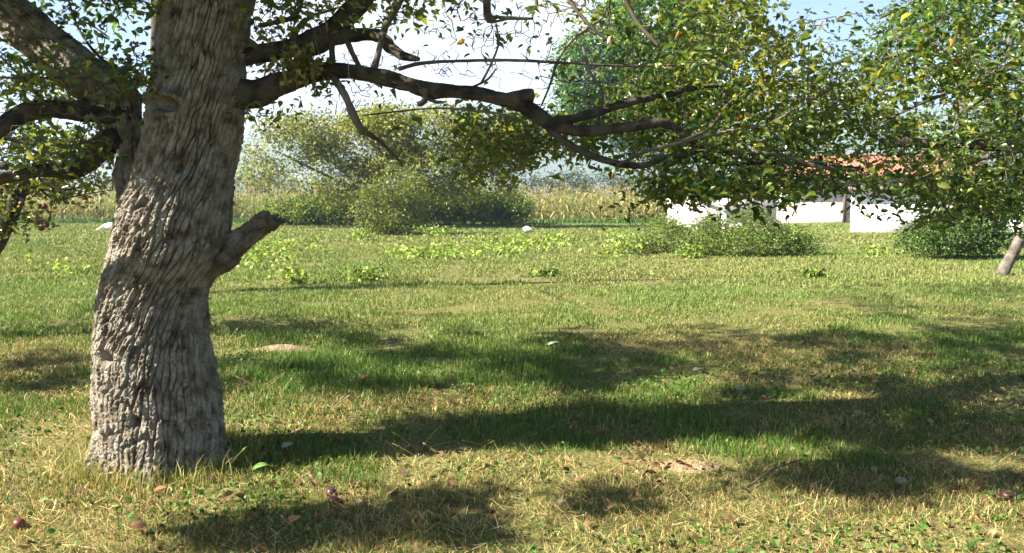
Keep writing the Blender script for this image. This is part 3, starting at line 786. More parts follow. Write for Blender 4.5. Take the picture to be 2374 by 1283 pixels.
def build_old_tree():
    rng = np.random.default_rng(5)
    base = P(382, 1085, 4.72); base[2] = 0
    root = empty('fruit_tree', base, 'big old fruit tree with thick furrowed grey bark and a broken limb stub', 'tree')
    build_trunk(root)
    nodes = []
    for k, rows in enumerate(LIMBS):
        pr = px_rows(rows); pr[:, 3] *= .9 if 3 < k < 8 else .86 if k in (1, 8) else 1; rmax = pr[:, 3].max()
        if rmax > .042:
            v, f = bark_tube(pr, 100 + k)
        else:
            v, f = tube(pr, .012, 24, .5, 100 + k)
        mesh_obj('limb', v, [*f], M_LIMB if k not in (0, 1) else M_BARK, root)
        nodes.append(catmull(pr, .08)[:, :3])
    # a limb outside the frame whose shadow crosses the stem
    g = [P(x, y, 4.50) + SUNV * 1.25 for x, y in ((120, 640), (225, 655), (290, 664), (350, 688), (430, 712), (520, 730))]
    pr = np.array([np.r_[P(-60, 424, 4.62), .035]] + [np.r_[p, r] for p, r in zip(g, (.035, .042, .042, .038, .028, .015))])
    v, f = tube(pr, .012, 24, .5, 71); mesh_obj('limb', v, f, M_LIMB, root)
    # blunt cut end on the main limb
    v, f = tube(px_rows([(1170, 228, 4.5, 26), (1205, 226, 4.49, 34), (1228, 224, 4.48, 38), (1236, 224, 4.48, 34)]), .008, 24, .4, 7)
    mesh_obj('cut_stub', v, f, M_LIMB, root)
    # broken limb stub
    pr = px_rows([(470, 622, 4.70, 70), (516, 588, 4.70, 92), (540, 569, 4.70, 66), (575, 544, 4.70, 52), (608, 520, 4.70, 50), (634, 502, 4.70, 46)])
    q = catmull(pr, .006); v, f = tube(pr, .006, 48, .3, 33, cap=False)
    nring = len(q); vv = v.reshape(nring, 48, 3)
    aa, bb = np.meshgrid(np.linspace(0, .42, 48, endpoint=False), np.arange(nring) * .006)
    vv += (vv - q[:, None, :3]) / q[:, None, 3:] * bark_disp(aa, bb, .42, 91, .017, .75, False)[..., None]
    t, n, b = frames(q[:, :3])
    th = np.linspace(0, 2 * np.pi, 48, endpoint=False)
    jag = .5 * vnoise(th / (2 * np.pi) * 9, th * 0 + .3, 3, per=9) + .5 * vnoise(th / (2 * np.pi) * 20, th * 0 + .3, 4, per=20)
    low = (vv[-1, :, 0] - vv[-1, :, 0].mean()) / .08
    for s in range(1, 9):
        w = (9 - s) / 8
        vv[-s] += t[-1] * ((jag - .5) * .10 + low * .035)[:, None] * w
    v = vv.reshape(-1, 3)
    cen = q[-1, :3] - t[-1] * .02
    v = np.vstack([v, (vv[-1] - cen) * .55 + cen - t[-1] * .01 + t[-1] * rng.normal(size=(48, 1)) * .006, cen[None] - t[-1] * .01])
    k = np.arange(48); o = (nring - 1) * 48
    f = f + [np.stack([o + k, o + (k + 1) % 48, o + 48 + (k + 1) % 48, o + 48 + k], -1), np.stack([o + 48 + k, o + 48 + (k + 1) % 48, np.full(48, o + 96)], -1)]
    tag(mesh_obj('broken_stub', v, f, M_STUB, root), 'short broken limb stub with a jagged end')
    # crown: clusters
    cl = []; cnt = []; cl_vis = []
    for poly, n, (d0, d1), m in ZONES:
        q = samp_poly(poly, n, rng)
        if poly is RIGHT:
            ok = np.ones(len(q), bool)
            for g in GAPS: ok &= ~inpoly(q[:, 0], q[:, 1], g)
            q = q[ok]
        d = rng.uniform(d0, d1, len(q)); d = np.where((poly is RIGHT) & (q[:, 0] < 1620) & (q[:, 1] > 190), np.maximum(d, 4.72 + .3 * rng.random(len(q))), d) + .25 * sstep(1700, 2374, q[:, 0])
        if poly is RIGHT or (1050 < q[:, 0].mean() < 1300 and q[:, 1].mean() > 240): cl_vis.append(P(q[:, 0], q[:, 1], d))
        cl.append(P(q[:, 0], q[:, 1], d)); cnt += [int(m * (2.0 if q[:, 0].mean() > 1100 and poly is RIGHT else 1.05))] * len(q)
    for poly, n in SHADE:
        q = samp_poly(poly, int(n * 4.6), rng) + rng.normal(size=(int(n * 4.6), 2)) * np.array([30, 7]); g = G(q[:, 0], q[:, 1])
        g = g[fbm(g[:, 0] * 2.3 + 4, g[:, 1] * 2.6, 53, 3) > .44]
        h = rng.uniform(2.8, 4.6, len(g)) + .12 * np.clip(g[:, 1] - 6, 0, 9)
        for _ in range(8):
            c = g + SUNV * (h / SUNV[2])[:, None]
            x, y = proj(c); bad = (y > -25) & (x > -60) & (x < 2440) & (c[:, 1] > .3)
            h = np.where(bad, h + .4, h)
        cl.append(g + SUNV * (h / SUNV[2])[:, None]); cnt += [26] * len(g)
    # unseen crown clusters added high overhead, behind and above the frame, to block skylight
    q = np.stack([rng.uniform(-7.5, 4.0, 2300), rng.uniform(-3, 8.6, 2300), rng.uniform(3.6, 7.2, 2300)], -1)
    q = q[(((q[:, 0] + 1.6) / 5.6) ** 2 + ((q[:, 1] - 3.0) / 5.6) ** 2 < 1)]; x, y = proj(q); q = q[(y < -60) | (q[:, 1] < .3)]
    cl.append(q); cnt += [26] * len(q)
    # shade over the leaves at the left and above the limbs
    for poly, n in (([(0, 90), (350, 90), (330, 260), (250, 390), (0, 400)], 170), ([(590, -20), (1250, -20), (1100, 60), (700, 60)], 70), ([(0, 280), (260, 270), (260, 400), (0, 400)], 170)):
        q = samp_poly(poly, n, rng); g = P(q[:, 0], q[:, 1], rng.uniform(4.4, 5.9, n)); sx = rng.uniform(1.0, 2.4, n)
        for _ in range(10):
            c = g + SUNV * sx[:, None]; x, y = proj(c); bad = (y > -25) & (x > -40) & (c[:, 1] > .3); sx = np.where(bad, sx + .25, sx)
        cl.append(g + SUNV * sx[:, None]); cnt += [22] * n
    # crown over the stem: shades its upper part
    for (y0, y1, n) in ((-20, 230, 230), (230, 330, 60), (330, 500, 40)):
        px = rng.uniform(270, 600, n); py = rng.uniform(y0, y1, n)
        g = P(px, py, 4.5); s = rng.uniform(1.2, 3.4, n)
        for _ in range(10):
            c = g + SUNV * s[:, None]; x, y = proj(c); bad = (y > -20) & (x > -40) & (c[:, 1] > .3); s = np.where(bad, s + .25, s)
        cl.append(g + SUNV * s[:, None]); cnt += [18] * n
    for rows, n in ((LIMBS[4], 70), (LIMBS[8], 40), (LIMBS[9], 14), (LIMBS[6], 26), (LIMBS[7], 16)):
        c0 = catmull(px_rows(rows), .02)[:, :3]; g = c0[rng.integers(0, len(c0), n)]; s = rng.uniform(1.0, 2.6, n)
        for _ in range(10):
            c = g + SUNV * s[:, None]; x, y = proj(c); bad = (y > -20) & (x > -40) & (c[:, 1] > .3); s = np.where(bad, s + .25, s)
        cl.append(g + SUNV * s[:, None]); cnt += [18] * n
    cl = np.concatenate(cl); cnt = np.array(cnt)
    # leave the openings of the crown through which the sun reaches the stem and the lawn
    lit = []
    for y in range(500, 1100, 14):
        l, r = np.interp(y, [480, 540, 600, 650, 700, 780, 850, 950, 1100], [272, 262, 248, 233, 226, 218, 218, 222, 228]), np.interp(y, [480, 540, 600, 650, 700, 780, 850, 950, 1100], [545, 540, 528, 503, 486, 489, 500, 517, 540])
        for k in (.05, .2, .35, .5, .65):
            if y < 640 and (k < .3 or rng.random() < .5): continue
            if y < 700 and k < .3: continue
            lit.append((P(l + (r - l) * k, y, 4.55), .17))
    for q in catmull(px_rows(LIMBS[1][1:6]), .12)[:, :3]: lit.append((q, .16))
    for poly, n in (([(560, 930), (1250, 905), (1290, 950), (900, 960), (620, 1030)], 60), ([(1000, 1070), (1560, 1060), (1560, 1090), (1000, 1110)], 24), ([(1480, 890), (1700, 890), (1600, 930), (1480, 940)], 14), ([(560, 1100), (900, 1090), (880, 1130), (600, 1160)], 14),
                    ([(0, 960), (220, 960), (220, 1280), (0, 1280)], 30), ([(500, 600), (2000, 600), (1850, 690), (1300, 745), (1150, 750), (520, 725)], 60), ([(560, 800), (740, 800), (740, 818), (560, 818)], 5), ([(1480, 1200), (2374, 1200), (2374, 1283), (1200, 1283)], 40), ([(1750, 730), (2100, 735), (2000, 760), (1700, 760)], 10), ([(1600, 1060), (1480, 1040), (1900, 1035), (1850, 1060)], 8), ([(1880, 930), (2374, 930), (2374, 955), (1900, 950)], 8)):
        q = samp_poly(poly, n, rng); lit += [(g, .24) for g in G(q[:, 0], q[:, 1])]
    vis = np.concatenate(cl_vis); vis = vis[rng.random(len(vis)) < .30]; lit += [(g, .12) for g in vis]
    lp = np.array([g for g, _ in lit]); lr = np.array([r for _, r in lit])
    rel = cl[:, None] - lp[None]; along = rel @ SUNV
    dd = np.linalg.norm(rel - along[..., None] * SUNV, axis=2)
    qx, qy = proj(cl); keep = ~((along > .25) & (dd < lr[None])).any(1) | ((qy > -20) & (qx > -30) & (qx < 2400) & (rng.random(len(cl)) < .8))
    cl = cl[keep]; cnt = cnt[keep]
    tw = MB()
    nd = [np.concatenate(nodes)]
    for rows in TWIG_RUNS:
        pr = px_rows(rows); pr[1:-1, :3] += rng.normal(size=(len(pr) - 2, 3)) * .006
        v, f = tube(pr, .02, 9, .35, int(rng.integers(999))); tw.add(v, f)
        nd.append(catmull(pr, .06)[:, :3])
        c = catmull(pr, .05)                              # short spurs along the run
        for i in range(2, len(c) - 1):
            if rng.random() < .35:
                L = rng.uniform(.03, .12); d = rng.normal(size=3); d[2] += .2; d /= np.linalg.norm(d)
                v, f = tube([np.r_[c[i, :3], min(c[i, 3] * .6, .005)], np.r_[c[i, :3] + d * L * .6 + rng.normal(size=3) * .01, .002], np.r_[c[i, :3] + d * L, .0012]], .03, 4); tw.add(v, f)
    connect_twigs(np.concatenate(nd), cl, rng, tw, .0032)
    # bare twigs hanging in the open sky part
    bare = []
    for poly, n in (([(600, 130), (900, 100), (1240, 60), (1300, 140), (1100, 190), (800, 160)], 110), ([(700, 190), (880, 200), (860, 300), (700, 260)], 30), ([(1100, 180), (1500, 100), (1500, 420), (1250, 330)], 60), ([(1450, 120), (2374, 60), (2374, 480), (1450, 440)], 300), ([(0, 130), (350, 130), (330, 250), (0, 400)], 110), ([(880, 0), (1400, 0), (1350, 100), (900, 90)], 90), ([(590, 0), (860, 0), (800, 90), (600, 100)], 60)):
        q = samp_poly(poly, n, rng); bare.append(P(q[:, 0], q[:, 1], rng.uniform(4.35, 4.9, n)))
    connect_twigs(np.concatenate(nd + [cl]), np.concatenate(bare), rng, tw, .0022, jit=.2, sides=4)
    idx = np.repeat(np.arange(len(cl)), cnt)
    ox, oy = proj(cl); out = ((oy < -20) | (ox < -30))[idx][:, None]
    pos = cl[idx] + rng.normal(size=(len(idx), 3)) * np.where(out, np.array([.095, .095, .06]), np.array([.085, .085, .045]))
    n = len(pos)
    t = pick_tint(n, [(.045, .09, .016), (.078, .13, .02), (.13, .165, .026), (.22, .225, .036), (.36, .20, .04), (.18, .08, .03)], (4, 6, 5.5, 3, .2, .12), rng)
    tc_ = pick_tint(len(cl), [(.04, .085, .016), (.066, .12, .02), (.105, .15, .024), (.18, .19, .034)], (5, 7, 4.5, 1.8), rng, .15)[idx]
    own = rng.random((n, 1)) < .65; t = np.where(own, tc_ * np.exp(rng.normal(size=(n, 1)) * .18), t)
    warm = vnoise(cl[:, 0] * 1.6 + 9, cl[:, 2] * 2.4, 44)[idx][:, None]
    t = t * (1 - .40 * sstep(.55, .85, warm)) + np.array([.17, .165, .03]) * .40 * sstep(.55, .85, warm)
    lb = MB()
    leaves(lb, pos, np.clip(.043 * np.exp(rng.normal(size=n) * .26), .022, .09) * (1 + .55 * out[:, 0]), t, rng, True, .32, .6, .66)
    crown = lb.obj('crown', M_LEAF, root)
    tag(tw.obj('twigs', M_TWIG, crown), kind='stuff')
    # tuft of yellow lichen and small leaves on the limb fork
    mb = MB(); q = P(rng.normal(692, 26, 420), rng.normal(150, 17, 420), rng.normal(4.56, .03, 420))
    leaves(mb, q, rng.uniform(.018, .04, 420), pick_tint(420, [(.17, .155, .04), (.13, .12, .035), (.22, .20, .08)], (3, 2, 1), rng), rng, True, 1, .2, 1.1)
    tag(mb.obj('lichen_tuft', M_DEAD, root), 'yellow lichen tuft on the limb fork', kind='stuff')
    return root


# ------------------------------------------------------------------ generic trees and shrubs
def blob_points(ells, n, rng, shell=.55):
    """points in a list of ellipsoids (centre, radii, weight), denser towards the outside"""
    w = np.array([e[2] for e in ells], float); w /= w.sum()
    k = rng.choice(len(ells), n, p=w)
    c = np.array([e[0] for e in ells])[k]; r = np.array([e[1] for e in ells])[k]
    d = rng.normal(size=(n, 3)); d /= np.linalg.norm(d, axis=1)[:, None]
    rad = rng.random(n)[:, None] ** (1 / 3) * (1 - shell) + shell * (.65 + .4 * rng.random(n)[:, None])
    return c + d * r * rad


def make_tree(name, base, stems, ells, ncl, per, lsize, pal, palw, label, cat, rng, group=None, bark=M_FARBARK, spread=.35, r0=.02, width=.7, lm=M_FARLEAF, twigs=True, nrm=.4, cut=.0):
    root = empty(name, base, label, cat, group)
    nodes = []
    for k, st in enumerate(stems):
        st = np.asarray(st, float); rm = st[:, 3].max()
        v, f = tube(st, max(.05, rm * .5), 14, .3, 300 + k)
        mesh_obj('trunk' if k == 0 else 'limb', v, f, bark, root); nodes.append(catmull(st, .3)[:, :3])
    cl = blob_points(ells, ncl, rng)
    cl = cl[cl[:, 2] > .06]
    if cut:
        nz_ = vnoise(cl[:, 0] / cut + 5, cl[:, 2] / cut * 1.3 + cl[:, 1] * .3, 61); cl = cl[nz_ > .30]
    if twigs:
        tw = MB(); connect_twigs(np.concatenate(nodes), cl, rng, tw, r0, .3, .12, 4)
    idx = np.repeat(np.arange(len(cl)), per)
    pos = cl[idx] + rng.normal(size=(len(idx), 3)) * spread * np.array([1, 1, .75]); pos[:, 2] = np.maximum(pos[:, 2], .03)
    n = len(pos); t = pick_tint(n, pal, palw, rng)
    t = t * np.exp((vnoise(cl[:, 0] * .9, cl[:, 2] * .9 + cl[:, 1] * .5, 71) - .5)[idx] * .5)[:, None]
    mb = MB(); leaves(mb, pos, lsize * rng.uniform(.6, 1.3, n), t, rng, False, .7, nrm, width)
    crown = mb.obj('crown', lm, root)
    if twigs: tag(tw.obj('twigs', bark, crown), kind='stuff')
    return root


def build_mid_trees():
    rng = np.random.default_rng(23)
    yel = [(.25, .25, .05), (.165, .20, .03), (.09, .14, .022), (.28, .21, .06)]
    # spreading tree behind the lawn
    D = 40.0
    b = G(850, 512.); b = P(830, 512, D); b[2] = 0
    s = lambda px, py, w, d=D: np.r_[P(px, py, d), w]
    stems = [[s(830, 535, .16), s(832, 470, .13), s(835, 420, .10), s(850, 370, .07)], [s(832, 450, .1), s(800, 400, .08), s(760, 370, .05)], [s(834, 440, .1), s(880, 400, .07), s(900, 340, .05)], [s(834, 430, .09), s(940, 380, .06), s(1040, 340, .04)], [s(832, 440, .08), s(720, 390, .06), s(640, 350, .04)]]
    e = lambda px, py, rx, ry, w, d=D, rz=1.6: (P(px, py, d), (rx * d / F, rz, ry * d / F), w)
    make_tree('spreading_tree', b, stems, [e(870, 330, 150, 80, 4.5), e(930, 300, 120, 60, 3), e(1170, 320, 90, 60, 2), e(1020, 310, 120, 62, 3), e(720, 320, 120, 62, 2.6), e(620, 385, 75, 55, 1.4), e(1130, 350, 90, 65, 2), e(980, 390, 150, 45, 2.4), e(760, 400, 140, 40, 2), e(940, 265, 80, 25, .7), e(650, 300, 60, 40, .8), e(900, 440, 190, 40, 2.2), e(1120, 430, 90, 40, 1.2)],
              1000, 46, .16, yel, (4, 4, 2.5, 1), 'wide spreading loose tree with yellowish leaves behind the lawn', 'tree', rng, spread=.36, r0=.008, cut=.7)
    # fountain shaped bush in front of it
    D2 = 33.0; b = P(905, 545, D2); b[2] = 0
    s2 = lambda px, py, w: np.r_[P(px, py, D2), w]
    e2 = lambda px, py, rx, ry, w: (P(px, py, D2), (rx * D2 / F, .9, ry * D2 / F), w)
    make_tree('bush', b, [[s2(905, 550, .05), s2(905, 500, .04), s2(900, 440, .025)], [s2(905, 548, .04), s2(860, 500, .03), s2(830, 470, .02)], [s2(905, 548, .04), s2(950, 500, .03), s2(980, 465, .02)]],
              [e2(900, 500, 80, 40, 3), e2(905, 450, 75, 35, 2), e2(935, 420, 60, 30, 1.2), e2(905, 530, 48, 14, 1.2)], 230, 30, .11, yel, (1.5, 5, 5, .3), 'upright yellow green bush standing alone on the lawn before the hedge', 'bush', rng, spread=.27, r0=.008)
    # hedge shrubs in front of the corn
    dk = [(.08, .15, .02), (.15, .20, .03), (.24, .25, .045), (.05, .10, .015)]
    specs = [(668, 494, 60, 20, 44, 'low shrub at the left end of the hedge below the corn'), (745, 484, 70, 32, 44, 'rounded hedge shrub under the left side of the spreading tree'), (835, 470, 60, 42, 45, 'hedge shrub half hidden behind the upright bush'),
             (985, 465, 70, 48, 44, 'tall dark hedge shrub just right of the upright bush'), (1075, 470, 75, 44, 44, 'dark dense hedge shrub under the right side of the spreading tree'), (1165, 478, 70, 36, 45, 'paler shrub at the right end of the hedge by the corn')]
    for px, py, rx, ry, d, lab in specs:
        b = P(px, 512, d); b[2] = 0; m = lambda qx, qy, w: np.r_[P(qx, qy, d), w]
        make_tree('hedge_shrub', b, [[np.r_[b, .05], m(px, py, .04), m(px + 5, py - ry * .6, .02)]], [(P(px, py, d), (rx * d / F, 1.1, ry * d / F), 2), (P(px + rx * .4, py + 10, d - .4), (rx * .5 * d / F, .9, ry * .7 * d / F), 1), (P(px - rx * .4, py + 8, d - .4), (rx * .5 * d / F, .9, ry * .7 * d / F), 1)],
                  230, 34, .14, dk, (4, 4, 2.4, 2), lab, 'shrub', rng, 'shrubs of the hedge along the corn', spread=.26, r0=.01)
    # shrubs at the right of the lawn
    gr = [(.08, .14, .024), (.13, .19, .035), (.19, .24, .05), (.16, .14, .04)]
    specs = [(1545, 555, 75, 48, 22.5, 'thin shrub at the left end before the pale wall'), (1640, 548, 70, 46, 21.8, 'low spreading shrub beneath the white post'), (1745, 545, 95, 54, 21.4, 'largest rounded shrub left of the white annex'), (1850, 570, 55, 32, 21.6, 'small thin shrub at the right end beside the open grass')]
    for px, py, rx, ry, d, lab in specs:
        b = P(px, 590, d); b[2] = 0
        make_tree('lawn_shrub', b, [[np.r_[b, .03], np.r_[P(px, py, d), .02], np.r_[P(px + 5, py - ry * .7, d), .012]]],
                  [(P(px, py, d), (rx * d / F, .6, ry * d / F), 2), (P(px + rx * .45, py + ry * .35, d - .2), (rx * .5 * d / F, .5, ry * .6 * d / F), 1), (P(px - rx * .45, py + ry * .35, d - .2), (rx * .5 * d / F, .5, ry * .6 * d / F), 1), (P(px + 5, py - ry * .7, d), (rx * .35 * d / F, .35, ry * .45 * d / F), .5)],
                  int(170 * rx / 75), 30, .062, gr, (4, 4, 2.5, 1), lab, 'shrub', rng, 'shrubs in the middle of the lawn', spread=.13, r0=.005)
    dg = [(.045, .10, .016), (.08, .14, .022), (.14, .20, .04), (.03, .065, .013)]
    d = 20.5; b = P(2220, 600, d); b[2] = 0
    make_tree('dark_shrub', b, [[np.r_[b, .04], np.r_[P(2215, 550, d), .03], np.r_[P(2220, 500, d), .015]]],
              [(P(2220, 545, d), (105 * d / F, .8, 48 * d / F), 3), (P(2140, 555, d), (60 * d / F, .6, 36 * d / F), 1), (P(2290, 550, d - .2), (50 * d / F, .6, 40 * d / F), 1.2), (P(2215, 500, d), (70 * d / F, .6, 25 * d / F), .8)],
              320, 30, .075, dg, (4, 4, 2, 2), 'dense dark green shrub beside the leaning trunk', 'shrub', rng, spread=.14, r0=.006)
    # tall trees
    D = 62; b = P(1530, 500, D); b[2] = 0
    s3 = lambda px, py, w: np.r_[P(px, py, D), w]
    e3 = lambda px, py, rx, ry, w: (P(px, py, D), (rx * D / F, 2.2, ry * D / F), w)
    bg = [(.06, .15, .026), (.09, .20, .036), (.15, .24, .05), (.04, .10, .025)]
    make_tree('tall_tree', b, [[s3(1530, 505, .26), s3(1535, 350, .22), s3(1530, 150, .16), s3(1540, -80, .09), s3(1545, -240, .05)], [s3(1533, 260, .12), s3(1430, 200, .08), s3(1370, 140, .05)], [s3(1533, 240, .12), s3(1640, 160, .08), s3(1700, 80, .05)]],
              [e3(1345, 170, 48, 95, 1.3), e3(1400, 250, 105, 60, 1.5), e3(1470, 190, 90, 130, 2.4), e3(1560, 130, 120, 150, 3), e3(1640, 180, 90, 120, 2), e3(1530, -40, 120, 150, 2.4), e3(1450, 60, 60, 90, 1.2), e3(1540, 320, 140, 70, 1.6)],
              1150, 56, .27, bg, (4, 4, 2, 2), 'tall bright green tree rising behind the long bough', 'tree', rng, spread=.5, r0=.018, cut=1.2)
    D = 25; b = P(2222, 570, D); b[2] = 0
    s4 = lambda px, py, w: np.r_[P(px, py, D), w]
    e4 = lambda px, py, rx, ry, w: (P(px, py, D), (rx * D / F, 1.5, ry * D / F), w)
    make_tree('pale_trunk_tree', b, [[s4(2222, 585, .19), s4(2220, 500, .16), s4(2225, 380, .15), s4(2235, 200, .14), s4(2242, 60, .13), s4(2248, -100, .10), s4(2250, -300, .05)], [s4(2230, 230, .09), s4(2140, 120, .06), s4(2100, 20, .04)], [s4(2232, 180, .09), s4(2330, 60, .06), s4(2380, -60, .04)]],
              [e4(2110, 60, 70, 50, 1.2), e4(2200, 30, 70, 90, 1.4), e4(2320, 60, 90, 100, 2.2), e4(2330, 250, 110, 90, 2.2), e4(2160, 330, 100, 80, 1.8), e4(2250, 430, 130, 50, 1.6), e4(2000, 160, 90, 50, 1), e4(1900, 250, 110, 70, 1.4), e4(2230, -120, 160, 80, 2)],
              460, 26, .12, dg, (4, 4, 2.4, 1.4), 'tall tree with straight pale trunk behind the dark shrub', 'tree', rng, bark=M_PALEBARK, spread=.26, r0=.012, cut=.8)
    # leaning tree at the right edge
    D = 16.4; b = P(2328, 636, D); b[2] = 0
    s5 = lambda px, py, w, d=D: np.r_[P(px, py, d), w]
    e5 = lambda px, py, rx, ry, w, d=D: (P(px, py, d), (rx * d / F, 1.2, ry * d / F), w)
    make_tree('leaning_tree', b, [[s5(2312, 662, .15), s5(2330, 622, .115), s5(2356, 572, .10), s5(2395, 500, .10), s5(2450, 380, .11), s5(2480, 200, .12), s5(2460, 0, .10), s5(2430, -160, .07)],
                                  [s5(2465, -20, .10), s5(2405, -50, .11), s5(2366, -10, .10), s5(2350, 45, .095), s5(2342, 95, .075), s5(2328, 135, .055), s5(2300, 163, .02)]],
              [e5(2440, 60, 100, 90, 2), e5(2400, 330, 90, 80, 1.4), e5(2420, -120, 150, 90, 2), e5(2560, 150, 140, 140, 2), e5(2400, 450, 60, 40, .7)], 230, 22, .085, dg, (4, 4, 2.4, 1), 'leaning pale barked tree at the edge of the lawn', 'tree', rng, bark=M_PALEBARK, spread=.2, r0=.008)
    # neighbour behind the old trunk; its shade reaches the far lawn
    b = np.array([-5.35, 13.0, 0.])
    cl = []
    for poly, n in SHADE_FAR:
        q = samp_poly(poly, n, rng); g = G(q[:, 0], q[:, 1]); h = rng.uniform(5.0, 7.2, len(g))
        for _ in range(10):
            c = g + SUNV * (h / SUNV[2])[:, None]; x, y = proj(c)
            bad = (y > -15) & (x > -40) & (x < 2400); h = np.where(bad, h + .4, h)
        cl.append(g + SUNV * (h / SUNV[2])[:, None])
    cl = np.concatenate(cl)
    root = empty('orchard_tree', b, 'orchard tree mostly hidden behind the big furrowed trunk', 'tree')
    st = [np.array([-5.35, 13, -.05, .16]), np.array([-5.3, 13, 1.4, .13]), np.array([-5.35, 13.1, 3, .12]), np.array([-5.2, 13, 5, .08]), np.array([-4.9, 12.9, 6.6, .05])]
    v, f = tube(st, .08, 16, .3, 9); mesh_obj('trunk', v, f, M_LIMB, root)
    el = [(P(110, 60, 12.5), (1.2, 1, .8), 1.2), (P(230, 210, 13.5), (1.0, .9, .5), 1), (P(60, 260, 12), (1.1, .9, .5), 1), (np.array([-5, 12.9, 6]), (2.2, 1.6, 1.1), 1.5)]
    cl2 = blob_points(el, 70, rng); allc = np.concatenate([cl, cl2])
    tw = MB(); connect_twigs(catmull(np.array(st), .2)[:, :3][12:], allc, rng, tw, .008, .2, .1, 5)
    idx = np.repeat(np.arange(len(allc)), np.r_[np.full(len(cl), 30), np.full(len(cl2), 16)])
    pos = allc[idx] + rng.normal(size=(len(idx), 3)) * np.array([.3, .3, .16])
    mb = MB(); leaves(mb, pos, rng.uniform(.07, .11, len(pos)), pick_tint(len(pos), [(.04, .08, .014), (.07, .11, .016), (.11, .14, .02)], (3, 3, 1), rng), rng, True)
    crown = mb.obj('crown', M_LEAF, root); tag(tw.obj('twigs', M_TWIG, crown), kind='stuff')
    # apple tree at the left edge
    D = 9.0; b = P(-150, 800, D); b[2] = 0
    s6 = lambda px, py, w, d=D: np.r_[P(px, py, d), w]
    e6 = lambda px, py, rx, ry, w, d=D: (P(px, py, d), (rx * d / F, .6, ry * d / F), w)
    ar = make_tree('apple_tree', b, [[s6(-155, 820, .13), s6(-110, 720, .11), s6(-50, 630, .095), s6(10, 530, .085), s6(40, 465, .07), s6(60, 425, .05), s6(130, 330, .03)], [s6(45, 455, .035), s6(100, 430, .022), s6(160, 440, .014), s6(215, 425, .01)], [s6(-60, 640, .07), s6(-140, 500, .06), s6(-160, 380, .04)], [s6(90, 395, .02), s6(92, 435, .014), s6(130, 462, .01), s6(190, 452, .006), s6(262, 440, .005)]],
                   [e6(60, 425, 90, 32, 2), e6(190, 430, 80, 30, 1.6), e6(40, 500, 40, 28, .8), e6(-60, 470, 60, 60, 1), e6(200, 340, 80, 50, 1.2), e6(60, 340, 110, 50, 1.4)], 150, 11, .075,
                   [(.07, .10, .016), (.12, .14, .022), (.17, .17, .03)], (3, 4, 2), 'apple tree with a dark leaning trunk and red apples', 'tree', rng, bark=M_LIMB, spread=.1, r0=.005, lm=M_LEAF)
    # far hedgerow
    fb = [(.06, .085, .03), (.10, .11, .045), (.045, .07, .025)]
    for k, (px, d) in enumerate(((1250, 105), (1330, 98), (1400, 108), (1475, 100), (1560, 104), (1650, 99), (560, 110), (640, 100), (300, 105), (120, 100), (20, 108))):
        b = P(px, 470, d); b[2] = 0; ry = rng.uniform(28, 38)
        make_tree('far_bush', b, [[np.r_[b, .1], np.r_[b + [0, 0, 2], .05]]], [(P(px, 435, d), (rng.uniform(45, 60) * d / F, 1.5, ry * d / F), 1)], 60, 22, .34, fb, (3, 3, 2),
                  'hazy grey green bush in the far row behind the corn', 'bush', rng, 'far bushes behind the corn', spread=.5, twigs=False)


